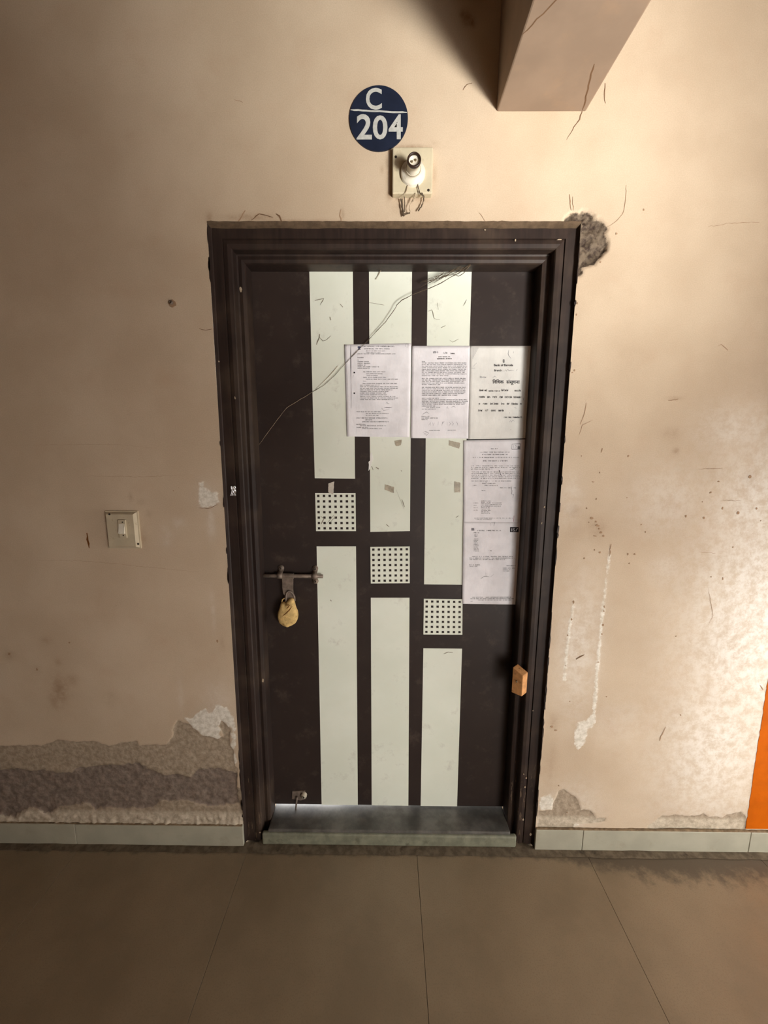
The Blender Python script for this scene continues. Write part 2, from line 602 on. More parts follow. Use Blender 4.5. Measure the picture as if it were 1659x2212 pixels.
drip2 = P1([(1238, 1295), (1243, 1300), (1232, 1360), (1226, 1420), (1222, 1470), (1216, 1470), (1222, 1400), (1230, 1340)])
crater = P1([(1216, 486), (1222, 468), (1236, 458), (1245, 457), (1252, 462), (1260, 455), (1272, 456), (1282, 464), (1286, 473), (1298, 472), (1307, 480), (1312, 492),
             (1307, 502), (1313, 520), (1312, 540), (1300, 553), (1283, 571), (1268, 574), (1258, 577), (1258, 590), (1249, 600), (1240, 600), (1240, 486)])


def build_back_wall():
    st = 0.004
    xs = np.concatenate([np.arange(XL, -1.47, .25), np.arange(-1.46, 1.36, st), np.arange(1.40, XR + .01, .11)])
    zs = np.concatenate([np.arange(0, 2.66, st), [2.70, CEIL]])
    for t in (-DX, DX):
        xs[np.argmin(abs(xs - t))] = t
    zs[np.argmin(abs(zs - DZ))] = DZ
    xs[-1] = XR
    X, Z = np.meshgrid(xs, zs, indexing='ij')
    nx, nz = len(xs), len(zs)
    x, z = X.ravel(), Z.ravel()
    bottom = z < 0.62
    top = (z > 1.6) & (x > 0.4)

    def sd(poly, sel, jit, seed, sc=0.03):
        out = np.full(x.shape, -1.0)
        s = np.zeros(x.shape, bool)
        px = [p[0] for p in poly]
        pz = [p[1] for p in poly]
        s = (x > min(px) - .06) & (x < max(px) + .06) & (z > min(pz) - .06) & (z < max(pz) + .06)
        out[s] = sdf_poly(x[s], z[s], poly) + jit * fbm(x[s], z[s], sc, seed) + jit * .6 * fbm(x[s], z[s], .012, seed + 50, 2)
        return out
    A = np.maximum.reduce([sd(peelA, None, .004, 1), sd(peelR, None, .004, 2), sd(peelR2, None, .005, 3)])
    B = sd(peelB, None, .010, 5, .045)
    Wt = np.maximum.reduce([sd(whiteP, None, .010, 6, .02), sd(whiteR, None, .004, 7), sd(whiteR2, None, .003, 8), sd(whiteT, None, .006, 9, .015),
                            sd(drip1, None, .004, 10, .02), sd(drip2, None, .004, 11, .02)])
    C = sd(crater, None, .004, 12, .02)
    # pale salts low on the bare plaster
    # soft stains, salts and painted glare -------------------------------------------------
    ST = np.zeros(x.shape)
    PL = np.zeros(x.shape)

    def soft(arr, px, py, rx, ry, amt):
        c = xz(px, py)
        e = xz(px + rx, py)
        g = xz(px, py - ry)
        sx, sz = abs(e[0] - c[0]), abs(g[1] - c[1])
        np.maximum(arr, amt * np.exp(-(((x - c[0]) / sx) ** 2 + ((z - c[1]) / sz) ** 2)), out=arr)
    for a in [(130, 1490, 22, 32, .55), (155, 1470, 16, 16, .35), (118, 1510, 14, 26, .4), (240, 1510, 16, 18, .25), (100, 1385, 14, 10, .3), (20, 1415, 12, 12, .3),
              (82, 1445, 7, 9, .3), (125, 1430, 9, 10, .28), (310, 1165, 10, 22, .25), (282, 1075, 5, 10, .35), (305, 1085, 9, 7, .25), (322, 1110, 8, 8, .25),
              (1290, 1140, 22, 26, .30), (1240, 1105, 14, 14, .3), (1245, 1150, 26, 20, .2), (1010, 40, 14, 20, .75), (1000, 30, 8, 12, .7), (1020, 48, 8, 14, .8),
              (540, 470, 60, 8, .5), (630, 478, 120, 5, .4), (740, 462, 4, 14, .4), (895, 318, 40, 5, .6), (838, 380, 5, 60, .4), (842, 420, 7, 12, .7),
              (860, 445, 14, 22, .35), (938, 380, 5, 30, .35), (910, 430, 28, 10, .4), (940, 310, 8, 6, .3), (825, 365, 4, 9, .4), (1460, 975, 8, 8, .5), (1450, 935, 22, 16, .22),
              (1250, 1600, 26, 40, .12), (1196, 1560, 10, 18, .4), (1190, 1650, 14, 60, .22), (1180, 1130, 8, 70, .2), (452, 470, 8, 14, .5),
              (1620, 1030, 14, 18, .25), (1460, 860, 18, 4, .3), (1360, 780, 40, 40, .12), (1420, 1480, 40, 90, .12), (480, 1390, 6, 14, .3)]:
        soft(ST, *a)
    for a in [(1640, 1350, 150, 330, .95), (1560, 1600, 130, 200, .75), (1650, 1100, 130, 180, .7), (1250, 1400, 45, 150, .5), (1440, 1230, 40, 40, .3), (1600, 930, 90, 60, .45),  # big patches at the right edge whiten the paint as strong daylight
              (1450, 1080, 90, 80, .35), (1240, 1750, 60, 60, .35), (470, 1520, 30, 45, .25), (455, 1128, 8, 30, .4), (385, 1130, 14, 12, .2), (360, 1160, 12, 24, .18),
              (460, 1320, 5, 40, .22), (390, 1500, 6, 40, .18), (452, 1072, 30, 40, .18), (1235, 1080, 26, 60, .3), (1350, 1560, 80, 60, .2)]:
        soft(PL, *a)
    # relief, towards +y is into the wall -----------------------
    sm = lambda v, w: np.clip(v / w + .5, 0, 1)
    n1 = fbm(x, z, .25, 20, 3)
    n2 = fbm(x, z, .022, 24, 4)
    n3 = fbm(x, z, .012, 30, 3)
    Y = 0.0004 * n1
    Y += sm(A, .006) * (.0022 + .0012 * n2) + sm(B, .012) * sm(A, .006) * (.0042 + .0016 * n2)
    low = np.clip((0.135 - z) / .03, 0, 1) * (x < -DX + .01) * sm(-B, .012)
    Y -= low * (.004 + .007 * np.abs(n2))
    Y += sm(C, .010) * (.010 + .012 * n2 + .006 * n3)
    Y -= .0005 * sm(Wt, .004)
    Y[(np.abs(np.abs(x) - DX) < .006) & (z < DZ + .01)] *= .4
    # edges stay put
    verts = np.stack([x, Y, z], 1)
    I = np.arange(nx * nz).reshape(nx, nz)
    q = np.stack([I[:-1, :-1], I[1:, :-1], I[1:, 1:], I[:-1, 1:]], -1).reshape(-1, 4)
    cx = (X[:-1, :-1] + X[1:, 1:]).ravel() / 2
    cz = (Z[:-1, :-1] + Z[1:, 1:]).ravel() / 2
    keep = ~((np.abs(cx) < DX) & (cz < DZ))
    zone = np.zeros(len(q), int)
    zone[A[q].mean(1) > 0] = np.where(cx[A[q].mean(1) > 0] < 0, 1, np.where(cx[A[q].mean(1) > 0] < .95, 2, 3))
    zone[C[q].mean(1) > 0] = 4
    enc = lambda d, s: np.clip(.5 + d / s, 0, 1)
    # Wt and A share the same scale: one unit = 8 cm
    m1 = np.stack([enc(A, .08), enc(B, .08), enc(Wt, .08), np.ones_like(x)], 1)
    m2 = np.stack([np.clip(ST, 0, 1), np.clip(PL, 0, 1), enc(C, .08), np.ones_like(x)], 1)
    made = []
    names = [('wall_back', None), ('bare_plaster', 'band of bare dark plaster where the paint fell off'), ('bare_plaster', 'grey hump of bare plaster beside the frame'),
             ('bare_plaster', 'low strip of bare grey plaster above the skirting'), ('exposed_cement', 'rough broken cement at the frame corner')]
    for k, (nm, lab) in enumerate(names):
        f = q[keep & (zone == k)]
        u, inv = np.unique(f, return_inverse=True)
        inv = inv.reshape(-1, 4)
        me = bpy.data.meshes.new(nm)
        me.vertices.add(len(u))
        me.vertices.foreach_set('co', verts[u].astype(np.float32).ravel())
        me.loops.add(len(f) * 4)
        me.loops.foreach_set('vertex_index', inv.astype(np.int32).ravel())
        me.polygons.add(len(f))
        me.polygons.foreach_set('loop_start', np.arange(0, len(f) * 4, 4, dtype=np.int32))
        me.polygons.foreach_set('use_smooth', np.ones(len(f), bool))
        me.update(calc_edges=True)
        for an, dat in (('mask', m1), ('wear_and_glare', m2)):
            a = me.attributes.new(an, 'FLOAT_COLOR', 'POINT')
            a.data.foreach_set('color', dat[u].astype(np.float32).ravel())
        me.materials.append(M['wall'])
        o = bpy.data.objects.new(nm, me)
        COL.objects.link(o)
        made.append(o)
        if k:
            o.parent = made[0]
            o['label'] = lab
    return tag(made[0], 'peach painted corridor wall with damp stains and peeling plaster around the door', None, None, 'structure')


wall = build_back_wall()

# orange paint on the wall, right edge of the picture
op = wobble([(1.2440, 2.6), (1.2440, 1.6), (1.2470, .70), (1.2530, .35), (1.2590, .0905)], .012, .0016, 3)
poly = op + [(XR, .0905), (XR, 2.6)]
V, F = plate_geo(poly, -.0009, .001)
obj('orange_paint', V, F, M['orange'], wall, label='bright orange painted stretch of the wall')

# cracks and marks on the wall -------------------------------------------------
WY = -.0009


def wallmark(name, pts, w, mat='crack', y=WY, amp=.0014, seed=1, plane=0.0):
    p = wobble([xz(*q, plane) for q in pts], .007, amp, seed)
    ww = [w * 0.62 * (0.3 + 0.7 * math.sin(math.pi * (i + .5) / len(p))) * random.uniform(.6, 1.2) for i in range(len(p))]
    V, F = ribbon_geo(p, ww, y)
    return V, F


CR = [
    ([(1268, 236), (1262, 222), (1252, 258), (1240, 275), (1224, 302)], .0035, 'crack'),
    ([(1307, 180), (1305, 205), (1308, 224)], .0032, 'crack'),
    ([(1353, 400), (1350, 440), (1345, 462), (1330, 480), (1312, 490)], .0022, 'scuff'),
    ([(1230, 420), (1234, 455)], .0035, 'scuff'),
    ([(1237, 425), (1238, 455)], .0025, 'scuff'),
    ([(596, 462), (603, 468), (609, 481)], .008, 'crack'),
    ([(543, 476), (560, 463), (575, 466), (590, 470)], .005, 'crack'),
    ([(514, 479), (526, 462), (530, 455)], .006, 'scuff'),
    ([(737, 452), (735, 466), (737, 478)], .006, 'scuff'),
    ([(1000, 195), (1010, 183), (1020, 180)], .004, 'crack'),
    ([(505, 215), (525, 222)], .002, 'scuff'),
    ([(1035, 460), (1050, 480)], .002, 'scuff'),
    ([(188, 1151), (190, 1165), (193, 1184)], .010, 'rust'),
    ([(75, 1210), (190, 1212), (330, 1226), (430, 1235)], .0012, 'scuff'),
    ([(10, 962), (150, 960), (260, 960), (330, 968)], .0009, 'scuff'),
    ([(180, 1028), (300, 1030), (400, 1026)], .0012, 'scuff'),
    ([(430, 710), (445, 714), (458, 711)], .003, 'crack'),
    ([(430, 1097), (452, 1098), (470, 1090)], .003, 'crack'),
    ([(1253, 917), (1262, 895), (1266, 870)], .003, 'scuff'),
    ([(1250, 940), (1255, 930), (1258, 918), (1280, 908)], .002, 'scuff'),
    ([(1298, 978), (1301, 968)], .004, 'scuff'),
    ([(1550, 748), (1558, 744), (1572, 757)], .003, 'scuff'),
    ([(1530, 490), (1580, 482), (1640, 481)], .0022, 'scuff'),
    ([(1443, 865), (1465, 862)], .005, 'scuff'),
    ([(1244, 1424), (1252, 1420), (1262, 1414)], .006, 'crack'),
    ([(1316, 1202), (1318, 1188), (1320, 1175)], .0055, 'scuff'),
    ([(1425, 1600), (1430, 1585), (1438, 1570)], .006, 'scuff'),
    ([(1530, 1270), (1536, 1310), (1540, 1330), (1530, 1350)], .002, 'scuff'),
    ([(1560, 1080), (1600, 1082)], .002, 'scuff'),
    ([(1508, 1013), (1560, 1012)], .0022, 'scuff'),
    ([(1510, 1192), (1545, 1195)], .0018, 'scuff'),
    ([(1648, 1490), (1642, 1480)], .004, 'scuff'),
]
for i, (pts, w, mt) in enumerate(CR):
    V, F = wallmark('crack', pts, w, mt, seed=i)
    obj('crack', V, F, M[mt], wall)

# flaking spots right of the door: joined, nobody could count them
r = random.Random(9)
geo = []
SP = [(1278, 1119, 8, 6), (1287, 1127, 6, 4), (1290, 1135, 9, 6), (1298, 1150, 7, 6), (1286, 1158, 8, 3), (1303, 1158, 5, 5), (1294, 1142, 5, 4), (1272, 1128, 4, 3), (1296, 1193, 5, 5),
      (1284, 1188, 3, 4), (1262, 1206, 4, 4), (1356, 1197, 4, 5), (1371, 1197, 4, 5), (1359, 1217, 3, 4), (1288, 1078, 3, 5), (1281, 1041, 5, 3), (1295, 1021, 3, 4), (1267, 1098, 3, 4),
      (1305, 1310, 4, 6), (1304, 1320, 4, 5), (1302, 1350, 5, 6), (1300, 1370, 4, 5), (1239, 1300, 3, 8), (1234, 1338, 4, 8), (1226, 1372, 3, 4), (1222, 1438, 3, 3), (1292, 1430, 4, 3),
      (1357, 985, 4, 4), (1256, 985, 3, 3), (1354, 1075, 3, 3), (1385, 1133, 3, 4), (1394, 1149, 3, 5), (1535, 1064, 5, 5), (1552, 1040, 4, 3), (1481, 1115, 4, 6), (1520, 1119, 5, 5),
      (1560, 1098, 4, 6), (1594, 1108, 6, 8), (1634, 1098, 4, 5), (1643, 1125, 3, 3), (1517, 1084, 3, 3), (1583, 1182, 3, 4), (1561, 1250, 3, 8), (1536, 1246, 4, 3), (1460, 1374, 3, 3),
      (1470, 1544, 4, 5), (1331, 505, 4, 4), (1390, 453, 4, 4), (1297, 566, 3, 4), (1247, 655, 3, 5), (1245, 680, 3, 4), (1241, 800, 3, 5), (1236, 805, 3, 3), (1192, 1570, 6, 6), (1200, 1577, 7, 3),
      (1207, 1697, 3, 4), (1225, 1755, 3, 3), (1231, 1515, 3, 3), (1310, 1505, 3, 3), (375, 1060, 2, 3), (470, 1385, 5, 8), (150, 1388, 5, 4), (80, 1446, 4, 7), (20, 1412, 7, 6), (1620, 1030, 7, 6)]
for i, (px, py, a, b) in enumerate(SP):
    c = xz(px, py)
    geo.append(plate_geo(blob_poly(c, a * .00062, b * .00062, 8, i, .45), WY - .0002, WY + .001))
V, F = join_geo(*geo)
obj('flaked_spots', V, F, M['scuff'], wall, label='small brown spots where the paint has flaked', kind='stuff')

# crack in the soffit of the beam
bz = 2.2993


def soffit(px, py):
    d = ray(px, py)
    p = CAM + d * ((bz - CAM[2]) / d[2])
    return (float(p[0]), float(p[1]))


pts = wobble([soffit(*p) for p in [(1129, 74), (1150, 52), (1172, 30), (1200, 2), (1215, -12)]], .01, .0015, 5)
V, F = ribbon_geo(pts, .0028, 0)
V = [(v[0], v[2], bz) for v in [(a[0], 0, a[2]) for a in V]]
obj('crack', V, F, M['crack'], beam)
pts = wobble([soffit(*p) for p in [(1284, 138), (1278, 160), (1268, 200), (1262, 226), (1258, 238)]], .01, .0015, 6)
V, F = ribbon_geo(pts, .0035, 0)
V = [(v[0], v[2], bz) for v in V]
obj('crack', V, F, M['crack'], beam)

# floor ------------------------------------------------------------------------
fl = box('floor', (XL, YF, -.12), (XR + 1.2, 0.9, -.010), M['grout'], kind='structure', label='beige tiled corridor floor, dusty and dull')
TX, TS, TY = 0.0985, 0.60, -.0290
bm = bmesh.new()
bm_box(bm, (0, 0, -.012), (TS - .0012, TS - .0012, 0.0), .0003, 1)
tv = [v.co.copy() for v in bm.verts]
bm.verts.index_update()
tf = [[v.index for v in f.verts] for f in bm.faces]
bm.free()
tmesh = None
for ix in range(-8, 4):
    for iy in range(0, 5):
        x0, y0 = TX + ix * TS, TY - (iy + 1) * TS
        if x0 < XL - .35 or y0 < YF - .4:
            continue
        if tmesh is None:
            o = obj('floor_tile', tv, tf, M['tile'], fl)
            tmesh = o.data
        else:
            o = bpy.data.objects.new('floor_tile', tmesh)
            COL.objects.link(o)
            o.parent = fl
        o.location = (x0 + .0006, y0 + .0006, random.uniform(-.0004, .0004))
# dirty cement bed between the tiles and the wall, uneven
n = 160
V, F = [], []
for i in range(n + 1):
    x = XL + (XR - XL) * i / n
    h = .0008 + .004 * max(0, fbm(np.array([x]), np.array([0.]), .05, 41)[0])
    ye = TY - .002 + .005 * fbm(np.array([x]), np.array([3.]), .07, 44)[0]
    V += [(x, .16 if abs(x) < .46 else .004, h + .002), (x, -.012, h + .0014), (x, ye - .003, .0012)]
for i in range(n):
    a = i * 3
    F += [(a, a + 1, a + 4, a + 3), (a + 1, a + 2, a + 5, a + 4)]
obj('cement_bed', V, F, M['strip'], fl, smooth=True, label='dark grimy strip along the foot of the wall')

# skirting tiles -----------------------------------------------------------------
BH = .0825


def skirting(name, edges, label):
    e = empty(name, ((edges[0] + edges[-1]) / 2, 0, 0), label, None, None, 'structure')
    for a, b in zip(edges[:-1], edges[1:]):
        box('skirting_tile', (a + .0007, -.009 - random.uniform(0, .0008), 0.0015), (b - .0007, .003, BH + random.uniform(-.0008, .0008)), M['skirt'], e, .0012, seg=1)
    return e


skirting('baseboard_right', [.519, .6864, 1.2734, XR], 'pale tile skirting right of the door')
skirting('baseboard_left', [-4.12, -3.52, -2.92, -2.32, -1.72, -1.12, -.519], 'pale tile skirting left of the door, in shadow')
# crumbled dirt on top of the skirting
geo = []
r = random.Random(3)
for sgn, xa, xb, w in ((1, .522, 1.94, .0032), (-1, -1.46, -.522, .0014)):
    pts = [(xa + (xb - xa) * i / 150, BH + .0006 + r.uniform(0, .0008)) for i in range(151)]
    top = [(x, zc + w * (.15 + max(0, .7 + 1.3 * fbm(np.array([x]), np.array([1.]), .06, 71)[0])) + r.uniform(0, .0006)) for x, zc in pts]
    V, F = [], []
    for (x, zc), (x2, zt) in zip(pts, top):
        V += [(x, -.0075, zc - .0012), (x2, -.0045, zt), (x2, .0, zt + .0004)]
    for i in range(len(pts) - 1):
        k = i * 3
        F += [(k, k + 3, k + 4, k + 1), (k + 1, k + 4, k + 5, k + 2)]
    geo.append((V, F))
V, F = join_geo(*geo)
obj('crumbled_dirt', V, F, M['crumbs'], wall, label='crumbs of dirt along the top of the skirting', kind='stuff')

# ------------------------------------------------------------------ the door
door = empty('door_1', (0, .05, 0), 'dark brown door with off-white vertical panels and a deep dark wooden frame', None, None, 'structure')
PROF = [(0, .0), (.004, .012), (.006, .0145), (.0335, .0135), (.035, .019), (.0365, .0155), (.0475, .013), (.058, .0145), (.0605, .018), (.0615, .044), (.066, .0455), (.076, .043), (.084, .0455),
        (.086, .05), (.0865, .098), (.066, .0985), (.066, .150), (0, .150)]
npf = len(PROF)


def jamb(name, side):
    V, F = [], []
    k = 40
    for i in range(k + 1):
        t = i / k
        for u, d in PROF:
            zt = DZ - u
            V.append((side * (DX - u), d, .0 + zt * t))
    for i in range(k):
        for j in range(npf):
            a, b = i * npf + j, i * npf + (j + 1) % npf
            F.append((a, b, b + npf, a + npf) if side < 0 else (b, a, a + npf, b + npf))
    F.append(tuple(range(npf)))
    F.append(tuple(k * npf + j for j in range(npf)))
    return obj(name, V, F, M['frame'], door)


jl = jamb('jamb', -1)
jr = jamb('jamb', 1)
V, F = [], []
for s in (-1, 1):
    for u, d in PROF:
        V.append((s * (DX - u), d, DZ - u))
for j in range(npf):
    a, b = j, (j + 1) % npf
    F.append((b, a, a + npf, b + npf))
F += [tuple(range(npf))[::-1], tuple(range(npf, 2 * npf))]
head = obj('frame_head', V, F, M['frame'], door)
# dusty plaster reveal along the top of the frame
V, F = [], []
n = 90
for i in range(n + 1):
    x = -DX + 2 * DX * i / n
    j = .0016 * fbm(np.array([x]), np.array([9.]), .03, 61)[0]
    V += [(x, -.0012, DZ + .003 + 2 * abs(j)), (x, -.001, DZ - .0005), (x, .0135, DZ - .0075 + j)]
for i in range(n):
    a = i * 3
    F += [(a, a + 1, a + 4, a + 3), (a + 1, a + 2, a + 5, a + 4)]
obj('plaster_edge', V, F, M['jambpaint'], door, smooth=True, label='dusty plaster edge along the top of the frame')

LY = .100
leaf = box('door_leaf', (-.449, LY, .0665), (.449, LY + .034, 1.9605), M['leaf'], door, .0015)


def panel(pts, top=False, bottom=False, name='white_panel', mat='panel', th=.0011):
    q = [xz(p[0], p[1], LY) for p in pts]
    if top:
        for i, j in ((0, 3), (1, 2)):
            t = (1.957 - q[j][1]) / (q[i][1] - q[j][1])
            q[i] = (q[j][0] + (q[i][0] - q[j][0]) * t, 1.957)
    if bottom:
        for i, j in ((3, 0), (2, 1)):
            t = (.0665 - q[j][1]) / (q[i][1] - q[j][1])
            q[i] = (q[j][0] + (q[i][0] - q[j][0]) * t, .0665)
    V, F = plate_geo(q, LY - th, LY + .0005)
    return obj(name, V, F, M[mat], leaf)


panel([(668, 580), (762, 580), (767, 1034), (680, 1033)], top=True)
panel([(684, 1180), (769, 1180), (773, 1745), (695, 1743)], bottom=True)
panel([(797, 580), (890, 580), (885.5, 1147), (800, 1149)], top=True)
panel([(801, 1291), (884.5, 1291), (882, 1746), (803, 1746)], bottom=True)
panel([(924, 580), (1019, 580), (998, 1263), (916, 1262)], top=True)
panel([(914.5, 1400), (998, 1401), (987, 1746), (908.5, 1746)], bottom=True)


def perforated(pts):
    """plate with a 7 by 7 grid of square holes, their walls and the dark leaf behind"""
    q = [xz(p[0], p[1], LY) for p in pts]
    ticks = [0.0]
    mrg, cell, hole = .045, .1418, .062
    for k in range(7):
        c = .0745 + k * cell
        ticks += [c - hole / 2, c + hole / 2]
    ticks.append(1.0)
    y0, y1 = LY - .0022, LY + .0003

    def P(u, v, y):
        a = (q[0][0] + (q[1][0] - q[0][0]) * u, q[0][1] + (q[1][1] - q[0][1]) * u)
        b = (q[3][0] + (q[2][0] - q[3][0]) * u, q[3][1] + (q[2][1] - q[3][1]) * u)
        return (a[0] + (b[0] - a[0]) * v, y, a[1] + (b[1] - a[1]) * v)
    m = len(ticks)
    V = [P(u, v, y0) for v in ticks for u in ticks] + [P(u, v, y1) for v in ticks for u in ticks]
    F = []
    for j in range(m - 1):
        for i in range(m - 1):
            a, b, c, d = j * m + i, j * m + i + 1, (j + 1) * m + i + 1, (j + 1) * m + i
            if i % 2 == 1 and j % 2 == 1:
                for s, t in ((a, b), (b, c), (c, d), (d, a)):
                    F.append((s, t, t + m * m, s + m * m))
            else:
                F.append((a, d, c, b))
    for i in range(m - 1):
        F += [(i, i + 1, i + 1 + m * m, i + m * m), ((m - 1) * m + i, (m - 1) * m + i + m * m, (m - 1) * m + i + 1 + m * m, (m - 1) * m + i + 1),
              (i * m, i * m + m * m, (i + 1) * m + m * m, (i + 1) * m), (i * m + m - 1, (i + 1) * m + m - 1, (i + 1) * m + m - 1 + m * m, i * m + m - 1 + m * m)]
    return obj('perforated_panel', V, F, M['panel'], leaf, label='off-white square with a grid of small dark holes')


perforated([(681, 1065), (768, 1065), (769, 1147), (683, 1147)])
perforated([(800, 1181), (885, 1180), (885, 1259.5), (801, 1260)])
perforated([(915.5, 1293), (999, 1294), (998.5, 1370.5), (914.5, 1370)])

# scribbles and dirt marks on the white panels
DM = [([(691, 722), (690, 730), (684, 745)], .005), ([(690, 728), (698, 737), (705, 735), (715, 726)], .0022), ([(713, 685), (715, 692)], .004), ([(735, 657), (741, 664)], .003),
      ([(797, 654), (830, 660)], .0026), ([(823, 580), (817, 595), (810, 604)], .0035), ([(925, 673), (933, 670), (938, 688), (943, 691), (950, 691)], .0024),
      ([(945, 655), (947, 670)], .0015), ([(953, 709), (962, 704)], .0022), ([(1000, 662), (1008, 648)], .0018), ([(971, 735), (978, 740), (990, 733)], .0016),
      ([(855, 1056), (873, 1100)], .0012), ([(868, 1078), (874, 1095)], .003), ([(705, 1132), (722, 1112)], .0022), ([(712, 1130), (726, 1115)], .0035), ([(693, 1115), (700, 1120), (694, 1132)], .005),
      ([(958, 1412), (968, 1408), (978, 1409)], .005), ([(714, 1295), (716, 1298)], .006), ([(985, 1118), (990, 1114)], .003), ([(834, 1132), (841, 1138)], .004),
      ([(812, 1009), (818, 1013)], .006), ([(803, 1007), (806, 1015)], .005), ([(866, 1016), (868, 1018)], .004), ([(680, 650), (700, 645), (692, 660)], .004)]
for i, (pts, w) in enumerate(DM):
    V, F = wallmark('scuff', pts, w, seed=50 + i, y=LY - .0027, amp=.0006, plane=LY)
    obj('scuff_mark', V, F, M['grime'], leaf)

# sliding bolt with hasp --------------------------------------------------------
BY = .083
p0, p1 = at(561, 1243.5, BY), at(697.5, 1244.8, BY)
bolt = obj('sliding_bolt', *tube_geo([p0, p0 + (p1 - p0) * .25, p0 + (p1 - p0) * .6, p1], .0066, 12), M['steel'], door, True, label='round dull steel bolt rod')


def staple(px, py, up, dn):
    a = at(px, py, BY)
    geo = []
    # strap wrapped round the rod, both ends back to the leaf
    prof = [(LY - .001, .017), (BY + .004, .011), (BY - .004, .0095), (BY - .0085, .005), (BY - .0095, 0), (BY - .0085, -.005), (BY - .004, -.0095), (BY + .004, -.011), (LY - .001, -.017)]
    V, F = [], []
    for s in (-.0085, .0085):
        V += [(a[0] + s, y, a[2] + dz) for y, dz in prof]
        V += [(a[0] + s, y + .0025 if abs(dz) < .01 else y, a[2] + dz * .8) for y, dz in prof]
    m = len(prof)
    for i in range(m - 1):
        F += [(i, i + 1, 2 * m + i + 1, 2 * m + i), (m + i, 3 * m + i, 3 * m + i + 1, m + i + 1), (i, m + i, m + i + 1, i + 1), (2 * m + i, 2 * m + i + 1, 3 * m + i + 1, 3 * m + i)]
    geo.append((V, F))
    for t, ok in ((1, up), (-1, dn)):
        if ok:
            c = (a[0], LY, a[2] + t * .0225)
            geo.append(lathe_geo([(.0105, 0), (.0105, .003), (.0075, .0065), (.003, .0085)], c, 14))
    V, F = join_geo(*geo)
    return obj('staple', V, F, M['steel'], bolt, True)


staple(605, 1243.6, True, False)
staple(679.5, 1244.6, True, True)
# flat hasp hanging from the rod
q = [xz(610.5, 1240, BY), xz(634.5, 1240, BY), xz(634, 1272, BY), xz(637, 1292, BY), xz(630, 1296, BY), xz(620, 1294, BY), xz(613, 1280, BY), xz(611, 1268, BY)]
V, F = plate_geo(q, BY - .0075, BY - .0045)
c0, c1 = at(610.5, 1243.8, BY), at(634.5, 1244, BY)
g2 = tube_geo([c0, c1], .0095, 14)
V, F = join_geo((V, F), g2)
obj('hasp', V, F, M['steel'], bolt, label='flat steel strap hanging from the bolt')

# lower bolt fitting with a hanging pin
by = LY - .006
V, F = plate_geo([xz(*p, LY) for p in [(632, 1708), (659, 1706.5), (661, 1724), (650, 1727), (631, 1724)]], LY - .004, LY)
drop = obj('drop_bolt', V, F, M['steel'], door, label='small dull steel bracket at the door foot')
a = at(657, 1715, LY)
obj('keeper', *lathe_geo([(.012, .003), (.012, .009), (.009, .014), (.004, .016)], (a[0], LY, a[2]), 14), M['tape'], drop, True)
a, b = at(641.5, 1722, LY - .012), at(638, 1757, LY - .012)
obj('pin', *tube_geo([a, (a + b) / 2, b], [.0032, .0032, .0026], 8), M['steel'], drop, True)

# sill ------------------------------------------------------------------------
ZS = .0585
sill = box('trim_1', (-.434, .004, .003), (.434, .22, ZS), M['stone'], None, .004, 'dark grey stone door sill between the frame jambs', 'structure', seg=3)
bm = bmesh.new()
bm_box(bm, (-.455, -.004, .002), (.455, .0125, ZS - .010), .006, 3)
for v in bm.verts:
    f = fbm(np.array([v.co.x]), np.array([v.co.z * 3]), .05, 77)[0]
    v.co.y -= .0012 * f
from_bm('sill_front', bm, M['stonefront'], sill, label='greenish worn front edge of the sill')

# ------------------------------------------------------------------ things
# painted number disc
cS = (at(755, 257) + at(881, 257)) / 2
cx, cz = -.0414, 2.2808
e = empty('door_number_sign', (cx, 0, cz), 'round navy blue disc reading C over 204 on the wall above the door', 'sign')
rr_x, rr_z = .0783, .0771
ring = [(cx + rr_x * math.cos(2 * math.pi * k / 64), cz + rr_z * math.sin(2 * math.pi * k / 64)) for k in range(64)]
V, F = plate_geo(ring, -.0040, .0005)
disc = obj('disc', V, F, M['blue'], e)

DEPS = None


def text_geo(body, bold=0.0, spacing=1.0):
    cu = bpy.data.curves.new('lettering_source', 'FONT')
    cu.body = body
    cu.offset = bold
    cu.space_character = spacing
    cu.resolution_u = 4
    o = bpy.data.objects.new('lettering_source', cu)
    COL.objects.link(o)
    dg = bpy.context.evaluated_depsgraph_get()
    dg.update()
    me = bpy.data.meshes.new_from_object(o.evaluated_get(dg))
    V = [v.co.copy() for v in me.vertices]
    F = [tuple(p.vertices) for p in me.polygons]
    bpy.data.objects.remove(o)
    bpy.data.curves.remove(cu)
    bpy.data.meshes.remove(me)
    return V, F


def text_on(body, box4, y, bold=0.0, thick=.0004, plane=None, spacing=1.0, fn=None):
    """lettering fitted to the pixel box (x0,y0,x1,y1) on the plane y"""
    V, F = text_geo(body, bold, spacing)
    x0, x1 = min(v.x for v in V), max(v.x for v in V)
    y0, y1 = min(v.y for v in V), max(v.y for v in V)
    out = []
    for v in V:
        u, w = (v.x - x0) / (x1 - x0), (v.y - y0) / (y1 - y0)
        p = at(box4[0] + (box4[2] - box4[0]) * u, box4[3] + (box4[1] - box4[3]) * w, plane if plane is not None else y)
        out.append((p[0], fn(p[0], p[2]) if fn else y, p[2]))
    return out, F


for ch, b in (('C', (790.5, 193, 825, 240)), ('2', (770.5, 249.5, 803.5, 304)), ('0', (805.5, 252, 837, 304)), ('4', (839.5, 250, 870, 303.5))):
    V, F = text_on(ch, b, -.0046, .022, plane=0.0)
    obj('painted_letter', V, F, M['white'], e)
V, F = ribbon_geo(wobble([xz(757.5, 240), xz(800, 242.6), xz(840, 244.6), xz(879, 246)], .01, .0006, 2), .0042, -.0046)
obj('dividing_line', V, F, M['white'], e)

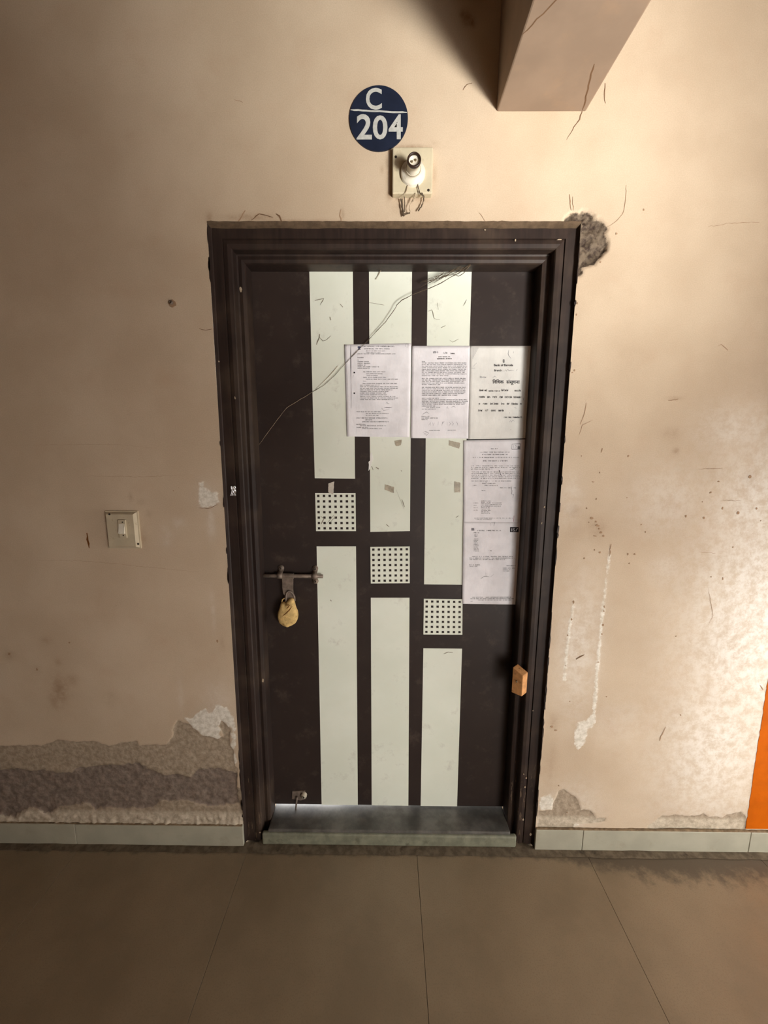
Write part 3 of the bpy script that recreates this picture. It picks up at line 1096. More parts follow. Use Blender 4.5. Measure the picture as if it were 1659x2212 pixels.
# lamp holder ---------------------------------------------------------------
lp = [xz(848, 329), xz(934, 327), xz(936, 427), xz(848, 428)]
ctr = xz(891.5, 378)
lamp = empty('lamp_holder', (ctr[0], 0, ctr[1]), 'empty white bulb holder on a square cream board above the door', 'lamp holder')
x0, x1 = lp[0][0], lp[1][0]
z0, z1 = lp[3][1], lp[0][1]
box('mounting_board', (x0, -.020, z0), (x1, .002, z1), M['pvc'], lamp, .003)
for px, py in ((855, 339), (925.5, 411)):
    a = at(px, py, -.020)
    obj('screw', *lathe_geo([(.0034, 0), (.0034, .0012), (.0012, .0018)], (a[0], -.0195, a[2]), 12), M['screw'], lamp)
bc = at(892, 374, -.022)
base = obj('round_base', *lathe_geo([(.033, 0), (.033, .006), (.030, .010), (.024, .0125), (.021, .0165), (.0195, .022)], (bc[0], -.0198, bc[2]), 36), M['pvcwhite'], lamp, True)
for px, py in ((873, 369.5), (911.5, 367.5)):
    a = at(px, py, -.031)
    obj('screw', *lathe_geo([(.0032, -.002), (.0032, .0012), (.001, .0016)], (a[0], -.030, a[2]), 12), M['screw'], base)
n = 32
prof = [(.0190, .018), (.0178, .024), (.0165, .032), (.0165, .048)]
V, F = lathe_geo(prof, (bc[0], -.0198, bc[2]), n)
obj('socket_tube', V, F, M['pvcwhite'], lamp, True)
prof = [(.0167, .0465), (.0178, .0475), (.0180, .0535), (.0170, .0555), (.0142, .0555), (.0135, .050), (.0132, .040)]
V, F = lathe_geo(prof, (bc[0], -.0198, bc[2]), n)
obj('socket_mouth', V, F, M['bakelite'], lamp, True, label='dark brown open rim of the socket')
for s in (-.0045, .0045):
    obj('contact', *lathe_geo([(.0028, .038), (.0028, .051), (.0012, .0525)], (bc[0] + s - .001, -.0198, bc[2] + s * .4), 10), M['brass'], lamp, True, label='dull brass contact')

# web and dust strands under the lamp holder
SC = 6.381


def c2(x, y):
    return (720 + x / SC, 160 + y / SC)


strands = [([c2(1040, 1500), c2(1010, 1600), c2(970, 1690), c2(935, 1725)], -.024, .0011), ([c2(935, 1715), c2(945, 1800), c2(962, 1890), c2(968, 1955)], -.010, .0021),
           ([c2(968, 1945), c2(1020, 1925), c2(1060, 1915)], -.008, .0018), ([c2(1060, 1915), c2(1045, 1840), c2(1090, 1745), c2(1115, 1690), c2(1145, 1620)], -.014, .0012),
           ([c2(1150, 1370), c2(1160, 1480), c2(1170, 1580), c2(1195, 1640), c2(1250, 1690)], -.026, .0013), ([c2(1250, 1690), c2(1240, 1760), c2(1215, 1830), c2(1170, 1890)], -.010, .0015),
           ([c2(1130, 1640), c2(1130, 1700), c2(1100, 1760)], -.022, .001), ([c2(1200, 1640), c2(1225, 1650), c2(1250, 1690)], -.023, .0016), ([c2(975, 1680), c2(985, 1780), c2(980, 1900)], -.009, .0010)]
dw = empty('cobweb', tuple(at(885, 430, -.015)), 'dusty strands of cobweb dangling under the bulb holder board', 'cobweb')
for i, (pts, y, rad) in enumerate(strands):
    p = [at(a, b, y) for a, b in pts]
    q = []
    for a, b in zip(p[:-1], p[1:]):
        q += [a + (b - a) * t for t in (0, .33, .66)]
    q.append(p[-1])
    q = [v + np.array([random.uniform(-1, 1), 0, random.uniform(-1, 1)]) * .0008 for v in q]
    obj('strand', *tube_geo(q, [rad * random.uniform(.7, 1.3) * 1.1 for _ in q], 5), M['web' if i % 3 else 'webpale'], dw, True)

# long cobweb from the frame head across the door
web = empty('cobweb', tuple(at(1020, 560, .06)), 'long dark cobweb thread slanting from the frame head across the door papers', 'cobweb')


def thread(pts, r0, r1, amp=.0008, mat='web', seed=0):
    rr = random.Random(seed)
    q = []
    for a, b in zip(pts[:-1], pts[1:]):
        a, b = np.array(a), np.array(b)
        k = max(2, int(np.linalg.norm(b - a) / .012))
        for i in range(k):
            q.append(a + (b - a) * i / k + np.array([rr.uniform(-amp, amp), 0, rr.uniform(-amp, amp)]))
    q.append(np.array(pts[-1]))
    rad = [(r0 + (r1 - r0) * i / (len(q) - 1)) * rr.uniform(.7, 1.25) for i in range(len(q))]
    return obj('thread', *tube_geo(q, rad, 5), M[mat], web, True)


main = [(1036, 538, .046), (1028, 560, .052), (1010, 580, .058), (975, 598, .062), (952, 612, .066), (922, 625, .07), (890, 637, .074), (868, 648, .078), (858, 658, .08), (850, 672, .082), (833, 695, .085),
        (815, 714, .088), (797, 733, .09), (775, 755, .091), (745, 786, .092), (722, 812, .093), (700, 832, .094), (675, 847, .095)]
thread([at(*p) for p in main], .0013, .0007, .0005)
thread([at(*p) for p in [(1030, 545, .046), (1015, 572, .05), (1003, 588, .055), (990, 597, .06), (980, 592, .062), (960, 598, .066)]], .0016, .0008, .0010, seed=1)
thread([at(*p) for p in [(1036, 550, .046), (1020, 566, .05), (1000, 582, .056), (970, 594, .06), (945, 602, .066), (925, 612, .075)]], .0014, .0006, .0014, seed=2)
thread([at(*p) for p in [(675, 847, .095), (650, 862, .096), (620, 880, .096), (600, 905, .097), (560, 960, .097), (545, 990, .098)]], .0005, .0003, .0006, 'webpale', 3)
thread([at(*p) for p in [(730, 790, .096), (715, 808, .096), (700, 823, .097), (682, 840, .097)]], .0006, .0004, .0004, 'webpale', 4)
thread([at(*p) for p in [(832, 545, .046), (826, 570, .07), (822, 585, .09), (812, 604, .097)]], .0008, .0006, .0006, 'webpale', 5)
for k in range(34):
    a = (1026 - k * 2.8, 566 + k * 1.1 + random.uniform(-5, 5), .056)
    b = (a[0] - random.uniform(18, 40), a[1] + random.uniform(4, 22), .07)
    thread([at(*a), at(*b)], .0008, .0003, .0014, 'web', 10 + k)

# light switch ----------------------------------------------------------------
sw = empty('light_switch', (-.841, 0, 1.155), 'square cream wall switch with one rocker left of the door', 'light switch')
a, b = at(229, 1103), at(307, 1184)
bm = bmesh.new()
bm_box(bm, (a[0], -.006, b[2]), (b[0], .003, a[2]), .001)
from_bm('back_box', bm, M['swplate'], sw)
bm = bmesh.new()
vs = bm_box(bm, (a[0] + .002, -.016, b[2] + .002), (b[0] - .002, -.004, a[2] - .002))
for v in vs:
    if v.co.y < -.01:
        v.co.x += .007 if v.co.x < -.84 else -.007
        v.co.z += .007 if v.co.z < 1.155 else -.007
from_bm('cover_plate', bm, M['swplate'], sw)
for px, py in ((236.5, 1111), (298.5, 1175)):
    c = at(px, py, -.016)
    obj('screw', *lathe_geo([(.0032, 0), (.0032, .001), (.001, .0014)], (c[0], -.0155, c[2]), 12), M['screw'], sw)
c, d = at(255.5, 1122.5, -.016), at(276, 1162, -.016)
body = box('switch_body', (c[0], -.0205, d[2]), (d[0], -.012, c[2]), M['swplate'], sw, .001)
m0 = (c[2] + d[2]) / 2
h = (c[2] - d[2])
V = [(c[0] + .003, -.0205, m0 + h * .28), (d[0] - .003, -.0205, m0 + h * .28), (d[0] - .003, -.0275, m0 - h * .22), (c[0] + .003, -.0275, m0 - h * .22),
     (c[0] + .003, -.0200, m0 - h * .27), (d[0] - .003, -.0200, m0 - h * .27)]
F = [(0, 3, 2, 1), (3, 4, 5, 2), (0, 4, 3), (1, 2, 5), (0, 1, 5, 4)]
obj('rocker', V, F, M['pvcwhite'], sw)
for px, py in ((264.5, 1128), (266.5, 1156.5)):
    e2 = at(px, py, -.0205)
    obj('screw', *lathe_geo([(.0022, 0), (.0022, .001), (.0008, .0012)], (e2[0], -.020, e2[2]), 10), M['screw'], body)

# nail in the wall
a = at(372, 655)
nl = empty('wall_nail', (a[0], 0, a[2]), 'small nail head in the wall left of the door frame', 'nail')
obj('nail_head', *lathe_geo([(.003, 0), (.003, .006), (.0062, .0065), (.0060, .009), (.003, .011)], (a[0], 0.001, a[2]), 14), M['steel'], nl, True)
obj('chipped_edge', *plate_geo(blob_poly((a[0] + .002, a[2] - .001), .010, .0095, 12, 3, .25), -.0028, .0), M['scuff'], nl)

# padlock wrapped in cloth -----------------------------------------------------
lk = empty('padlock', tuple(at(622, 1290, .078)), 'padlock wrapped in yellowed cloth hanging from the door bolt', 'padlock')
SK = 9.217
out = [(620, 940), (660, 925), (720, 935), (760, 880), (800, 850), (840, 845), (880, 870), (890, 930), (905, 1000), (925, 1060), (950, 1110), (960, 1200), (948, 1270), (915, 1330), (850, 1375), (800, 1395), (760, 1420),
       (730, 1400), (680, 1390), (630, 1350), (585, 1310), (562, 1250), (555, 1190), (560, 1120), (585, 1060), (600, 1000)]
YB = .072
o2 = [xz(540 + x / SK, 1200 + y / SK, YB) for x, y in out]
# resample and loft
def resample(poly, n):
    P = np.array(poly + [poly[0]])
    L = np.concatenate([[0], np.cumsum(np.linalg.norm(np.diff(P, axis=0), axis=1))])
    t = np.linspace(0, L[-1], n, endpoint=False)
    return np.stack([np.interp(t, L, P[:, 0]), np.interp(t, L, P[:, 1])], 1)


R = resample(o2, 56)
cc = np.array([R[:, 0].mean(), R[:, 1].mean() - .006])
V, F = [], []
rings = [(1.0, 0.0), (.985, .006), (.94, .0105), (.84, .0145), (.66, .0175), (.42, .019), (.18, .0195)]
seq = [(s, -d) for s, d in rings[::-1]] + [(s, d) for s, d in rings[1:]]
for k, (s, d) in enumerate(seq):
    for p in R:
        w = cc + (p - cc) * s
        wr = -.0065 * abs(fbm(np.array([w[0] * 1.3 + w[1]]), np.array([w[1] - .4 * w[0]]), .034, 91, 2)[0]) + .0020 * fbm(np.array([w[0]]), np.array([w[1]]), .009, 95)[0]
        V.append((w[0], YB + d + (wr * (1 if d <= 0 else -.3)) * min(1, abs(d) / .008), w[1]))
nr = len(R)
for k in range(len(seq) - 1):
    for i in range(nr):
        j = (i + 1) % nr
        F.append((k * nr + i, k * nr + j, (k + 1) * nr + j, (k + 1) * nr + i))
F.append(tuple(range(nr))[::-1])
F.append(tuple((len(seq) - 1) * nr + i for i in range(nr)))
obj('wrapped_body', V, F, M['cloth'], lk, True)
# tied-down fold and a crease
V, F = ribbon_geo([xz(540 + x / SK, 1200 + y / SK, YB - .021) for x, y in [(840, 1010), (790, 1080), (720, 1150), (640, 1215)]], .0028, YB - .0215)
obj('crease', V, F, M['rust'], lk)
V, F = ribbon_geo([xz(540 + x / SK, 1200 + y / SK, YB - .021) for x, y in [(720, 995), (745, 985), (790, 990), (760, 1035), (725, 1060)]], .0026, YB - .0212)
obj('pen_mark', V, F, M['rust'], lk)
arc = [(728, 935), (715, 870), (712, 800), (730, 750), (775, 712), (820, 725), (860, 770), (885, 830), (888, 900)]
pp = [at(540 + x / SK, 1200 + y / SK, YB - .001 if i < 6 else YB + .003) for i, (x, y) in enumerate(arc)]
obj('shackle', *tube_geo(pp, .0036, 8), M['steel'], lk, True, label='steel loop through the hasp')
pp = [at(540 + x / SK, 1200 + y / SK, YB + .002) for x, y in [(630, 935), (645, 880), (690, 850), (710, 900), (690, 940)]]
obj('cloth_knot', *tube_geo(pp, .0022, 6), M['cloth'], lk, True)

# wooden turn block -------------------------------------------------------------
c = at(1122.5, 1472, .014)
wb = empty('wooden_turn_block', (c[0], c[1], c[2]), 'short raw wooden block nailed across the right jamb low down', 'wood block')
hz = .0400
rot = Matrix.Rotation(math.radians(-47), 3, 'Z')
sec = [(-.019, -.0165), (.019, -.0165), (.019, .0165), (-.019, .0165)]
V = []
for i, (x, y) in enumerate(sec):
    for s in (-1, 1):
        p = rot @ Vector((x, y, 0))
        sh = (.010 if s > 0 else .008) * (1 if p.y > 0 else -.5)
        V.append((c[0] + p.x, c[1] + p.y, c[2] + s * hz + (sh if s > 0 else -sh * .2)))
F = [(0, 2, 3, 1), (2, 4, 5, 3), (4, 6, 7, 5), (6, 0, 1, 7), (0, 6, 4, 2), (1, 3, 5, 7)]
bm = bmesh.new()
bv = [bm.verts.new(v) for v in V]
for f in F:
    bm.faces.new([bv[i] for i in f])
bmesh.ops.recalc_face_normals(bm, faces=bm.faces[:])
bmesh.ops.bevel(bm, geom=bm.edges[:], offset=.0022, segments=2, affect='EDGES', profile=.5)
from_bm('block', bm, M['wood'], wb)
a = at(1115.5, 1472, .000)
nd = rot @ Vector((-1, 0, 0))
na = Vector((a[0], a[1] - .0015, a[2]))
obj('nail', *tube_geo([na + Vector((.004, .012, 0)), na, na + Vector((-.0002, -.001, 0))], [.0022, .0022, .0032], 8), M['brass'], wb, True, label='bright nail head')

# papers --------------------------------------------------------------------------
class Paper:
    def __init__(s, label, quad, y, seed, mat, wr=.0016, curl=0.0):
        s.q = [np.array(xz(*p, LY)) for p in quad]
        s.y, s.seed, s.wr, s.curl = y, seed, wr, curl
        c = sum(s.q) / 4
        s.xr = max(p[0] for p in s.q)
        s.root = empty('paper_notice', (c[0], LY, c[1]), label, 'notice', 'paper notices stuck on the door')
        nu, nv = 22, 30
        V, F = [], []
        for k in range(2):
            for j in range(nv + 1):
                for i in range(nu + 1):
                    u, v = i / nu, j / nv
                    p = (s.q[0] * (1 - u) + s.q[1] * u) * (1 - v) + (s.q[3] * (1 - u) + s.q[2] * u) * v
                    e = .0006 * fbm(np.array([v * 3.]), np.array([seed * 1.]), .3, seed)[0] if i in (0, nu) or j in (0, nv) else 0
                    V.append((p[0] + e, s.Y(p[0], p[1]) + .0003 * k, p[1] + e))
        m = (nu + 1) * (nv + 1)
        for j in range(nv):
            for i in range(nu):
                a = j * (nu + 1) + i
                F.append((a, a + nu + 1, a + nu + 2, a + 1))
                F.append((m + a, m + a + 1, m + a + nu + 2, m + a + nu + 1))
        loop = [i for i in range(nu + 1)] + [j * (nu + 1) + nu for j in range(1, nv + 1)] + [nv * (nu + 1) + i for i in range(nu - 1, -1, -1)] + [j * (nu + 1) for j in range(nv - 1, 0, -1)]
        for a, b in zip(loop, loop[1:] + loop[:1]):
            F.append((a, b, b + m, a + m))
        s.sheet = obj('sheet', V, F, M[mat], s.root, True)
        s.g = {}

    def Y(s, x, z):
        a = fbm(np.array([x * 2.0 + s.seed]), np.array([z * .8]), .06, s.seed, 2)[0]
        return s.y - s.wr * (a * .5 + .5) - .0003

    def pt(s, px, py, lift=.0005):
        x, z = xz(px, py, LY)
        return (x, s.Y(x, z) - lift, z)

    def quad(s, ink, x0, y0, x1, y1):
        V, F = s.g.setdefault(ink, ([], []))
        o = len(V)
        V += [s.pt(x0, y0), s.pt(x0, y1), s.pt(x1, y1), s.pt(x1, y0)]
        F.append((o, o + 1, o + 2, o + 3))

    def line(s, ink, pts, w):
        V, F = s.g.setdefault(ink, ([], []))
        P = [s.pt(*p) for p in pts]
        rv, rf = ribbon_geo([(p[0], p[2]) for p in P], w, 0)
        o = len(V)
        V += [(v[0], P[i // 2][1], v[2]) for i, v in enumerate(rv)]
        F += [tuple(i + o for i in f) for f in rf]

    def words(s, ink, x0, x1, y, h, seed=0, hindi=False, dens=1.0, slant=0.0):
        """a line of print far too small to read: words of little strokes"""
        rr = random.Random(seed * 31 + int(y * 10))
        x = x0
        while x < x1 - h:
            wl = min(rr.uniform(2.2, 8) * h * .8, x1 - x)
            yy = y + slant * (x - x0)
            if hindi:
                s.quad(ink, x, yy - h * .5, x + wl, yy - h * .5 + h * .17)
            xx = x
            while xx < x + wl - h * .3:
                cw = h * rr.uniform(.42, .7)
                if rr.random() < dens:
                    t = rr.uniform(.35, .5)
                    s.quad(ink, xx, yy - h * t, xx + h * .17, yy + h * .5)
                    k = rr.choice((-.42, -.05, .34))
                    s.quad(ink, xx, yy + h * k, xx + cw * .8, yy + h * (k + .15))
                    if rr.random() < .5:
                        s.quad(ink, xx + cw * .62, yy - h * .3, xx + cw * .62 + h * .15, yy + h * .5)
                    if hindi and rr.random() < .3:
                        s.quad(ink, xx, yy - h * .85, xx + cw * .8, yy - h * .7)
                xx += cw
            x += wl + h * rr.uniform(.5, .8)

    def text(s, ink, body, b, bold=0.01, name='heading'):
        V, F = text_on(body, b, LY, bold, plane=LY, fn=lambda x, z: s.Y(x, z) - .0006)
        obj(name, V, F, M[ink], s.root)

    def scribble(s, ink, pts, w=.0012):
        s.line(ink, pts, w)

    def finish(s):
        for ink, (V, F) in s.g.items():
            obj({'red': 'red_pen_stroke', 'pen': 'handwriting'}.get(ink, 'printed_text'), V, F, M[ink], s.root, kind='stuff')


# left notice
p = Paper('white notice with a long dark copier line, leftmost of the top three', [(744, 745), (888.5, 742), (884, 944.5), (749.5, 943)], LY - .0022, 3, 'paper')
K = lambda x, y: (740 + x / 10.533, 735 + y / 10.533)
for i, (x0, x1, y, h) in enumerate([(460, 1180, 145, 30), (490, 1100, 200, 28), (530, 1000, 250, 22), (540, 900, 290, 20), (340, 1230, 315, 20), (340, 490, 400, 24), (340, 370, 455, 20), (345, 640, 492, 24), (345, 640, 532, 24),
                                    (345, 540, 570, 22), (345, 830, 608, 24), (345, 620, 645, 22), (470, 980, 722, 24), (540, 920, 765, 22), (550, 830, 805, 22), (470, 990, 847, 24), (530, 1260, 890, 24), (470, 540, 935, 22),
                                    (460, 1270, 988, 24), (400, 840, 1025, 22), (400, 1270, 1060, 22), (400, 1270, 1096, 22), (400, 1130, 1132, 22), (400, 1050, 1168, 22), (400, 1020, 1205, 22), (400, 1020, 1242, 22),
                                    (400, 1200, 1280, 22), (400, 1260, 1316, 22), (400, 1190, 1350, 22), (320, 900, 1628, 22), (530, 1050, 1668, 20), (530, 820, 1712, 20), (320, 1050, 1770, 24), (520, 700, 1812, 22),
                                    (450, 1050, 1855, 22), (310, 530, 1915, 22), (400, 990, 1945, 20), (320, 600, 1985, 22), (450, 900, 2012, 18)]):
    a, b = K(x0, y), K(x1, y)
    p.words('ink', a[0], b[0], a[1], h / 10.5, seed=i + 1)
p.line('inkdark', [K(192, 115), K(190, 300), K(192, 600), K(195, 900)], .0022)
p.line('inkdark', [K(195, 900), K(198, 1200), K(200, 1550)], .0013)
for y in (740, 1208):
    a, b = K(252, y - 16), K(286, y + 16)
    p.quad('inkdark', a[0], a[1], b[0], b[1])
p.line('ink', [K(250, 795), K(236, 860)], .0014)
for q_ in ((345, 145, 415, 180), (362, 180, 398, 210), (350, 205, 410, 225)):
    a, b = K(q_[0], q_[1]), K(q_[2], q_[3])
    p.quad('inkblue', a[0], a[1], b[0], b[1])
p.line('ink', [K(1420, 150), K(1440, 90), K(1495, 95), K(1490, 165), K(1425, 150)], .0009)
p.scribble('ink', [K(985, 1450), K(1010, 1405), K(1030, 1445), K(1065, 1440)], .0013)
p.scribble('inkdark', [K(945, 1540), K(1000, 1525), K(1060, 1535), K(1130, 1520)], .0016)
p.scribble('ink', [K(880, 1560), K(910, 1560), K(930, 1600), K(1065, 1580)], .0010)
p.finish()

# middle notice
p = Paper('densely typed white notice between two others in the top row', [(890, 748), (1016, 748), (1011.5, 947.5), (887, 946.5)], LY - .0026, 5, 'paper')
K = lambda x, y: (885 + x / 10.533, 740 + y / 10.533)
ls = [(530, 660, 225, 50), (690, 715, 235, 40), (770, 860, 240, 44), (920, 1060, 255, 30), (650, 910, 330, 26), (620, 960, 372, 28)]
ls += [(275, 350, 437, 22)] + [(275, 1290, 470 + 35.5 * k, 22) for k in range(8)] + [(275, 880, 757, 22)]
ls += [(275, 1270, 820 + 35 * k, 22) for k in range(4)] + [(275, 690, 960, 22)]
ls += [(275, 1260, 1022 + 35 * k, 22) for k in range(5)] + [(275, 1080, 1200, 22)]
ls += [(275, 680, 1270, 22)] + [(275, 1330, 1303 + 35 * k, 22) for k in range(2)] + [(275, 1270, 1373, 22), (275, 1250, 1405, 22), (275, 580, 1445, 26), (380, 710, 1475, 22), (275, 600, 1515, 20),
       (260, 440, 1683, 24), (270, 630, 1718, 20), (270, 430, 1755, 18), (440, 700, 2000, 18), (860, 1050, 1995, 18)]
for i, (x0, x1, y, h) in enumerate(ls):
    a, b = K(x0, y), K(x1, y)
    p.words('inkdark' if i in (3, 4, 5) else 'ink', a[0], b[0], a[1], h / 10.5, seed=i + 70)
p.line('inkdark', [K(620, 388), K(960, 384)], .0007)
for pts in ([(830, 1500), (850, 1455), (870, 1510)], [(935, 1475), (1000, 1455), (1040, 1480)], [(290, 1640), (330, 1610), (380, 1580), (440, 1620)], [(300, 2050), (360, 2020), (430, 2060), (380, 2110), (320, 2080), (410, 2040)]):
    p.scribble('pen', [K(*t) for t in pts], .0012)
for k, ch in enumerate([[(430, 1880), (470, 1820), (480, 1890)], [(520, 1820), (530, 1890), (560, 1830)], [(650, 1800), (640, 1880)], [(730, 1890), (740, 1810), (780, 1800), (740, 1850)],
                        [(850, 1810), (850, 1890)], [(890, 1810), (930, 1850), (890, 1890)], [(960, 1800), (990, 1850), (960, 1890)], [(1050, 1800), (1080, 1840), (1090, 1890)]]):
    p.scribble('pen', [K(*t) for t in ch], .0012)
p.finish()

# right notice, the bank one
p = Paper('greyish bank notice with bold Hindi heading, rightmost of the top three', [(1015, 748), (1156, 748), (1146, 946.5), (1011, 948.5)], LY - .0032, 8, 'paper2')
K = lambda x, y: (1010 + x / 10.533, 740 + y / 10.533)
KB = lambda a, b, c, d: K(a, b) + K(c, d)
p.text('inkdark', 'Bank of Baroda', KB(592, 492, 1022, 545), .025)
p.text('inkdark', 'Branch :', KB(600, 616, 800, 660), .02)
p.text('inkdark', '\u093f\u0935\u093f\u0927\u093f\u0915'.replace('\u0935\u093f\u0927\u093f', '\u0935\u093f\u0927\u093f') if False else '\u093f\u0935\u093f\u0927\u0915', KB(560, 842, 815, 940), .02)
p.text('inkdark', '\u0938\u0902\u0938\u0942\u091a\u0928\u093e', KB(872, 850, 1178, 970), .02)
p.text('ink', '\u093f\u0926\u0928\u093e\u0902\u0915', KB(270, 770, 420, 815), .005)
for i, (x0, x1, y, h) in enumerate([(255, 440, 1095, 36), (470, 725, 1108, 26), (750, 960, 1095, 36), (990, 1020, 1095, 34), (1060, 1225, 1100, 34), (250, 380, 1245, 34), (440, 505, 1248, 34), (560, 660, 1245, 34), (715, 795, 1248, 34),
                                    (835, 1000, 1248, 34), (1030, 1220, 1250, 34), (245, 280, 1400, 34), (345, 440, 1398, 34), (510, 690, 1400, 34), (755, 825, 1400, 34), (885, 950, 1400, 34), (985, 1130, 1402, 34), (1180, 1225, 1400, 34),
                                    (235, 340, 1552, 34), (395, 465, 1552, 34), (525, 660, 1552, 34), (690, 810, 1552, 34), (870, 895, 1550, 34), (820, 990, 1705, 30), (1020, 1225, 1705, 32)]):
    a, b = K(x0, y), K(x1, y)
    p.words('inkdark', a[0], b[0], a[1], h / 10.5, seed=i + 200, hindi=True)
# emblem: small dark oval with a light notch
a = K(812, 428)
for k in range(5):
    x0, y0 = K(788 + 3 * abs(k - 2), 390 + 16 * k)
    x1, y1 = K(835 - 2 * abs(k - 2), 390 + 16 * k + 11)
    p.quad('inkdark', x0, y0, x1, y1)
for k in range(7):
    p.line('ink', [K(112 + k * 20, 122), K(112 + k * 20, max(140, 380 - k * 38))], .0017)
for pts in ([(830, 660), (850, 625), (880, 655), (905, 610), (930, 650), (960, 640), (1040, 640)], [(1095, 655), (1110, 620), (1130, 630)], [(560, 805), (610, 770), (650, 800)], [(940, 1815), (970, 1775), (990, 1810), (1020, 1760), (1060, 1800)]):
    p.scribble('pen', [K(*t) for t in pts], .0011)
for pts, w in (([(930, 170), (915, 260), (930, 310), (980, 370)], .0016), ([(1040, 210), (1035, 250)], .0014), ([(1380, 185), (1365, 215)], .0022), ([(205, 465), (120, 550)], .0014), ([(80, 590), (170, 590)], .0018),
               ([(1055, 1470), (1100, 1500)], .002), ([(1280, 1230), (1260, 1290), (1270, 1340)], .0013), ([(950, 1585), (940, 1620)], .0014), ([(970, 1975), (978, 1990)], .0025), ([(1205, 832), (1212, 836)], .0025), ([(1165, 1545), (1170, 1570)], .0016)):
    p.line('ink', [K(*t) for t in pts], w)
p.finish()

# lower pair
p = Paper('long typed sheet with an outlined corner stamp below the bank notice', [(1001, 951.5), (1135.5, 949), (1132.5, 1131), (1000, 1132)], LY - .0022, 13, 'paper', .002)
K = lambda x, y: (990 + x / 5.82, 940 + y / 5.82)
KB = lambda a, b, c, d: K(a, b) + K(c, d)
ls = [(400, 500, 170, 12), (270, 660, 213, 12), (280, 620, 243, 15), (180, 770, 280, 12), (310, 620, 322, 15)] + [(155, 770, 385 + 20 * k, 11) for k in range(2)] + [(155, 420, 425, 11)] + \
     [(160, 770, 462 + 20 * k, 11) for k in range(5)] + [(165, 660, 575, 11), (290, 470, 605, 11), (180, 230, 630, 10), (320, 490, 630, 11), (520, 720, 660, 11), (290, 350, 695, 11)] + \
     [(285, 400, 825 + 17 * k, 11) for k in range(10)] + [(190, 245, 850 + 30 * k, 10) for k in range(4)] + [(400, 550, 850 + 20 * k, 9) for k in range(3)] + [(200, 700, 1040, 11), (210, 420, 1058, 10)]
for i, (x0, x1, y, h) in enumerate(ls):
    a, b = K(x0, y), K(x1, y)
    p.words('ink', a[0], b[0], a[1], h / 5.82, seed=i + 300, dens=.8)
p.line('ink', [K(670, 112), K(772, 108), K(775, 175), K(668, 178), K(670, 112)], .0022)
p.quad('ink', *K(740, 140), *K(770, 172))
p.line('ink', [K(690, 125), K(692, 165)], .0014)
p.line('ink', [K(735, 125), K(710, 130), K(728, 146), K(708, 162)], .0014)
p.line('ink', [K(755, 130), K(740, 160)], .0014)
for pts, w in (([(500, 440), (515, 445), (525, 490), (545, 515)], .0022), ([(510, 440), (512, 460)], .004), ([(340, 580), (350, 605)], .003), ([(660, 640), (670, 700), (665, 740), (690, 745), (680, 790)], .0014),
               ([(640, 440), (700, 420), (720, 430)], .0018), ([(650, 480), (610, 520)], .0014), ([(790, 690), (795, 750)], .0016)):
    p.line('ink', [K(*t) for t in pts], w)
p.line('red', [K(695, 1010), K(690, 1085)], .003)
p.finish()
p = Paper('lowest typed sheet with a dark corner stamp, overlapping the sheet above', [(1000, 1127), (1133.5, 1128), (1125, 1305), (998, 1303.5)], LY - .0034, 17, 'paper', .0018)
ls = [(235, 530, 1195, 15), (190, 270, 1222, 14), (195, 240, 1250, 12), (195, 235, 1268, 10)] + [(190, 250, 1300 + 17 * k, 10) for k in range(10)] + [(170, 700, 1520, 14), (135, 700, 1540, 13), (140, 580, 1557, 12), (135, 285, 1625, 15), (140, 235, 1643, 10),
      (600, 715, 1635, 14), (555, 710, 1665, 12), (555, 650, 1685, 12), (550, 640, 1702, 12), (380, 420, 1448, 12), (170, 660, 2030, 12), (150, 690, 2048, 12), (240, 660, 2066, 10), (150, 180, 2080, 10)]
for i, (x0, x1, y, h) in enumerate(ls):
    a, b = K(x0, y), K(x1, y)
    p.words('ink', a[0], b[0], a[1], h / 5.82, seed=i + 400, dens=.9)
p.quad('inkdark', *K(645, 1152), *K(752, 1216))
V, F = text_on('IS', KB(664, 1168, 708, 1204), LY, -.005, plane=LY, fn=lambda x, z: p.Y(x, z) - .0009)
V2, F2 = ribbon_geo([xz(*K(738, 1166), LY), xz(*K(726, 1186), LY), xz(*K(716, 1204), LY)], [.0030, .0020, .0012], 0)
V, F = join_geo((V, F), ([(v[0], p.Y(v[0], v[2]) - .0009, v[2]) for v in V2], F2))
obj('stamp_letters', V, F, M['paper'], p.root, label='light letters in the dark stamp')
p.quad('ink', *K(160, 1164), *K(196, 1196))
p.line('ink', [K(210, 1165), K(200, 1195)], .001)
for pts, w in (([(410, 1095), (455, 1095), (440, 1140)], .002), ([(275, 1800), (320, 1770), (345, 1768), (385, 1775)], .0018), ([(345, 1765), (340, 1720)], .0012), ([(400, 1775), (440, 1745)], .0014), ([(400, 1100), (405, 1140)], .001)):
    p.line('ink', [K(*t) for t in pts], w)
p.finish()

